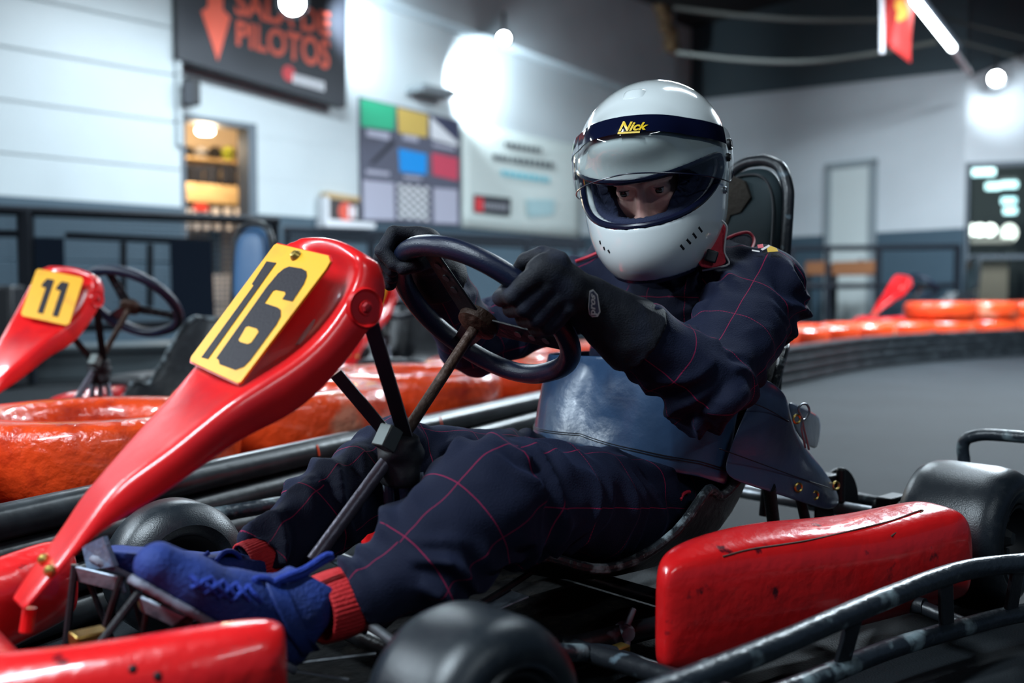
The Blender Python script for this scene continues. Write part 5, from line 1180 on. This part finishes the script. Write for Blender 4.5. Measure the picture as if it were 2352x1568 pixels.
# ---- red ribbed cuffs at the ankles and shoes
def cuff(px, l_, r_, nm='ankle_cuff'):
    a, b = KL(*px[0], l_), KL(*px[1], l_); ax = nrm(b - a); M_ = M(); rows = []; u = nrm(np.cross(ax, L)); 
    for i, v in enumerate(np.linspace(0, 1, 12)): rows.append([a + (b - a) * v + (u * math.cos(t) + L * math.sin(t)) * r_ * (1 + .014 * math.cos(46 * t) + .06 * math.sin(v * 3)) for t in np.linspace(0, 2 * PI, 230, endpoint=False)])
    return M_.grid(rows, close=True).build(nm, m_rib, so, solid=.003, smooth=180)
cuff(((728, 1402), (822, 1372)), .118, .0425); cuff(((560, 1304), (650, 1270)), -.085, .0350)
def shoe(px, l_, name, solen):
    pts = [KL(x, y, l_ + dl) for x, y, r, dl in px]; rr = [r for *_, r, dl in px]
    toe, ball, mid_, heel, ank, colr = pts
    ax = nrm(toe - heel); up_ = nrm(np.cross(ax, L)); up_ = up_ if up_ @ (ank - heel) > 0 else -up_
    def f(p):
        d = sd_cap(p, toe, ball, rr[0], rr[1], (L, 1.12)); d = smin(d, sd_cap(p, ball, mid_, rr[1], rr[2], (L, 1.08)), .01); d = smin(d, sd_cap(p, mid_, heel, rr[2], rr[3]), .015)
        d = smin(d, sd_cap(p, mid_, ank, rr[2] * .95, rr[4]), .02); d = smin(d, sd_cap(p, heel, ank, rr[3], rr[4]), .02); d = smin(d, sd_cap(p, ank, colr, rr[4], rr[5]), .015)
        d = smax(d, -((p - heel) @ up_) - rr[3] * .72, .006)
        return smax(d, (p - colr) @ nrm(colr - heel) - .012, .004)
    c_ = (toe + ank) / 2; V, Q = surfnet(f, c_ - .22, c_ + .22, .0048, 2); V = V + grad(f, V) * (.0018 * vnoise(V, 30, 3))[:, None]
    so_ = net_obj(name, V, Q, m_shoe, root)
    def sole2(p):
        h_ = (p - heel) @ up_ + rr[3] * .72; q = p - np.outer(np.minimum(h_ - .004, 0), up_); return np.maximum(f(q) - .003, np.abs(h_ + .002) - .0052)
    V, Q = surfnet(sole2, c_ - .22, c_ + .22, .0045, 1); net_obj('sole', V, Q, m_sole, so_)
    return so_, f, up_, ax, pts
s1, f1, u1, a1, p1 = shoe(((362, 1296, .026, 0), (436, 1345, .036, 0), (535, 1392, .039, 0), (648, 1462, .036, 0), (690, 1385, .040, 0), (712, 1352, .040, 0)), .108, 'shoe', 1)
s2, f2, u2, a2, p2 = shoe(((262, 1250, .025, 0), (335, 1290, .034, 0), (430, 1330, .038, 0), (540, 1400, .035, 0), (545, 1318, .038, 0), (560, 1294, .038, 0)), -.085, 'shoe', 1)
def lacing(f, rowsp, par, l_):
    lc = M()
    for (xa, ya, xb, yb) in rowsp:
        a, b = sproj(xa, ya, .001, f), sproj(xb, yb, .001, f); m_ = sproj((xa + xb) / 2, (ya + yb) / 2, .004, f); lc.tube([a, m_, b], .0032, 8, smooth=4)
    lc.build('laces', m_lace, par)
lacing(f1, [(438, 1322, 470, 1352), (462, 1332, 496, 1362), (486, 1330, 522, 1370), (512, 1335, 548, 1376), (540, 1338, 574, 1378), (566, 1342, 600, 1382), (440, 1350, 486, 1326), (468, 1362, 514, 1334), (500, 1372, 545, 1338), (530, 1380, 575, 1344)], s1, .1)
lp = M()
for pts in (((605, 1352), (640, 1335), (690, 1322), (730, 1298), (765, 1278)), ((610, 1345), (650, 1325), (700, 1305), (745, 1276), (762, 1274)), ((600, 1348), (585, 1330), (610, 1328), (640, 1345))):
    lp.tube([KL(x, y, .135) for x, y in pts], .0042, 8, smooth=5)
lp.build('lace_loops', m_lace, s1)
lp = M()
for pts in (((425, 1282), (455, 1290), (470, 1276), (480, 1268)), ((440, 1292), (462, 1282), (490, 1285)), ((430, 1276), (450, 1284), (478, 1292))): lp.tube([KL(x, y, -.055) for x, y in pts], .0034, 8, smooth=5)
lp.build('laces', m_lace, s2)
tg = M(); rows = [[KL(x, y, -.085 + dl) for dl in np.linspace(-.03, .035, 7)] for x, y in ((490, 1300), (505, 1275), (522, 1262), (545, 1268), (556, 1290))]; tg.grid(rows).build('tongue', m_lace, s2, solid=.008, subsurf=1, smooth=180)
st = M(); rows = []
for x, y in ((612, 1330), (640, 1395), (668, 1455), (700, 1500)):
    rows.append([sproj(x + dx, y - dx * .28, .004, f1) for dx in np.linspace(-6, 34, 7)])
st.grid(rows).build('ankle_strap', mat('blue_strap', (.006, .026, .16), .6, bump=.2, bscale=200), s1, solid=.004, smooth=180)

# ============================================================ the protective apron strapped round the driver's waist
m_apron = mat('blue_black_vinyl', (.030, .072, .155), .33, bump=.30, bscale=18, coat=.35, col2=(.016, .034, .080), nscale=7, spec=.8)
ap = empty('waist_apron', K(.80, .05, .30), label='shiny blue-black vinyl apron wrapped round the driver\'s waist with brass eyelets', cat='apron')
bpy.context.view_layer.update()
def apt(phi, v):                       # phi: degrees from the front towards the driver's left; v: 0 bottom, 1 top
    f_ = math.radians(phi); bc, zb = .755, .0
    r_ = .165 + .050 * abs(math.sin(f_)) ** 1.2
    zb = np.interp(phi, [-110, -60, 0, 40, 70, 95], [.285, .300, .305, .285, .265, .235]); zt = np.interp(phi, [-110, -60, 0, 40, 70, 95], [.46, .462, .468, .47, .46, .43])
    z = zb + (zt - zb) * v; off = .045 * v + .012 * math.sin(3 * f_ + 2 * v)* .3
    return K(bc + off - r_ * math.cos(f_), r_ * math.sin(f_) * 1.0, z)
rows = [[apt(ph, v) + A(0, 0, .0) for ph in np.linspace(-118, 88, 44)] for v in np.linspace(0, 1, 12)]
front = M().grid(rows).build('front_panel', m_apron, ap, solid=.003, subsurf=1, smooth=180)
# side flap: from under the arm back past the seat to its strap points
flap_px = [[(1655, 1098), (1740, 1122), (1830, 1152), (1890, 1172), (1918, 1172), (1932, 1150)], [(1668, 1045), (1745, 1065), (1830, 1085), (1870, 1102), (1900, 1112), (1915, 1110)], [(1690, 985), (1750, 1000), (1815, 1010), (1835, 1020), (1860, 1045), (1880, 1062)],
           [(1715, 935), (1760, 945), (1806, 960), (1818, 985), (1830, 1005), (1845, 1028)], [(1735, 885), (1765, 895), (1800, 915), (1808, 930), (1815, 960), (1825, 990)], [(1752, 868), (1775, 878), (1800, 900), (1806, 915), (1810, 930), (1818, 960)]]
lat = [.232, .245, .250, .248, .240, .228]
rows = [[KL(x, y, l_ + .006 * math.sin(4 * j + i)) for i, ((x, y), l_) in enumerate(zip(r_, lat))] for j, r_ in enumerate(flap_px)]
flap = M().grid(rows).build('side_flap', m_apron, ap, solid=.003, subsurf=2, smooth=180)
rows = [[KL(x, y, l_) for (x, y), l_ in zip(r_, (.236, .225, .205, .17))] for r_ in ([(1806, 915), (1830, 928), (1860, 940), (1887, 957)], [(1812, 950), (1838, 975), (1860, 985), (1886, 992)], [(1826, 990), (1845, 1015), (1862, 1030), (1878, 1035)])]
M().grid(rows).build('strap_tab', m_apron, ap, solid=.003, subsurf=1, smooth=180)
m_stitch = mat('dark_stitching', (.006, .007, .012), .6)
se = M()
for v_ in (.12, .14): se.tube([apt(ph, v_) + (apt(ph, v_) - K(.755, 0, apt(ph, v_)[2])) * .014 for ph in np.linspace(-80, 86, 40)], .0008, 6)
se.build('stitching', m_stitch, front)
for pts in (((1700, 915), (1760, 938), (1812, 968)), ((1652, 1030), (1735, 1060), (1830, 1095), (1905, 1120))): M().tube([KL(x, y, .254) for x, y in pts], .0009, 6, smooth=5).build('stitching', m_stitch, flap)
for x, y, l_ in ((1834, 1119, .254), (1872, 1137, .248), (1830, 962, .250), (1920, 1115, .232)):
    c_ = KL(x, y, l_ + .003); M().lathe(c_, nrm(L - B * .35), [(.0055, .001), (.0075, .0025), (.0095, .001), (.0095, -.001), (.0055, -.001)], 24, closed=True).build('eyelet', m_brass, ap)
M().tube([KL(x, y, .252) for x, y in ((1842, 960), (1834, 940), (1842, 928), (1854, 930), (1859, 945), (1850, 962), (1845, 965), (1846, 980), (1852, 1005), (1858, 1032))], .0022, 8, smooth=5).tube([KL(x, y, .250) for x, y in ((1843, 962), (1841, 985), (1846, 1010), (1850, 1028))], .0020, 8, smooth=4).build('clip_hook', m_steel, ap)
# buckle strap seen at the far edge of the apron
M().box(KL(1274, 920, -.19), (.012, .030, .045), (B, L, Z)).build('buckle', m_steel, ap, bevel=.004)

# ============================================================ the parked karts: same make, other numbers
def park(px, py, d, deg, dz, name_label, plate=None, hide=()):
    c = copy_tree(kart, None, skip=('number_plate',) if plate else ())
    ref = tokart(onP(600, 720)); bd = A(math.cos(math.radians(deg)), math.sin(math.radians(deg)), 0); ld = A(bd[1], -bd[0], 0)
    tgt = P(px, py, d); o_ = tgt - bd * ref[0] - ld * ref[1]
    c.matrix_world = Matrix.Translation(Vector((o_[0], o_[1], dz))) @ Matrix.Rotation(math.radians(deg), 4, 'Z'); tag(c, name_label, 'go-kart', 'parked karts')
    return c
bpy.context.view_layer.update()
m_bluepad = mat('blue_headrest_vinyl', (.075, .19, .38), .4, bump=.2, bscale=9)
k11 = park(104, 712, 3.0, 73, 0, 'parked red go-kart with yellow number plate 11, behind the orange tyres', True)
k3 = park(850, 690, 5.3, 78, 0, 'parked red go-kart half hidden behind the steering wheel, yellow plate edge showing')
k4 = park(2056, 662, 10.6, 25, .10, 'far parked kart whose red nose stands above the bend by the white door', True)
for ch in list(k3.children_recursive):
    if ch.name.split('.')[0] in ('digits', 'digit_hole'): bpy.data.objects.remove(ch)
for kk in (k11, k3):
    for ch in kk.children:
        if ch.name.split('.')[0] == 'headrest':
            ch.data = ch.data.copy(); ch.data.materials[0] = m_bluepad
            for g_ in list(ch.children): 
                if g_.name.startswith('torn_patch'): bpy.data.objects.remove(g_)
# plate 11 on the second kart
bpy.context.view_layer.update()
T = np.array(k11.matrix_world) @ np.array(kart.matrix_world.inverted())
tw = lambda p: (T @ np.append(p, 1))[:3]
a_, b__, c__ = onP(628, 562), onP(775, 602), onP(470, 838); d__ = b__ + c__ - a_
o11 = lambda u, v, h: tw(a_ + (b__ - a_) * u + (c__ - a_) * v + pn * h)
n11 = tw(pn) - tw(A(0, 0, 0))
pts = [(.04, 0), (.96, 0), (1, .04), (1, .80), (.95, .84), (.05, .84), (0, .80), (0, .04)]
np11 = M().prism([o11(u, v, .002) for u, v in pts], n11 * .003).build('number_plate', m_yel, k11, smooth=0)
for u0 in (.24, .55):
    M().prism([o11(u, v, .0052) for u, v in ((u0 + .04, .14), (u0 + .20, .14), (u0 + .20, .74), (u0 + .08, .74), (u0 + .08, .30), (u0 - .02, .30), (u0 - .02, .24))], n11 * .0006).build('digit', m_digit, np11, smooth=0)

q0 = k4.matrix_world
sl = [np.array(q0 @ Vector((x, y, -.0005)))[:3] for x, y in ((-.56, -.72), (1.50, -.72), (1.50, .72), (-.56, .72))]
tag(M().prism(sl, -Z * .0995).build('pit_platform', mat('grey_platform', (.06, .07, .08), .7), smooth=0), 'low grey platform under the far parked kart behind the bend', 'platform')
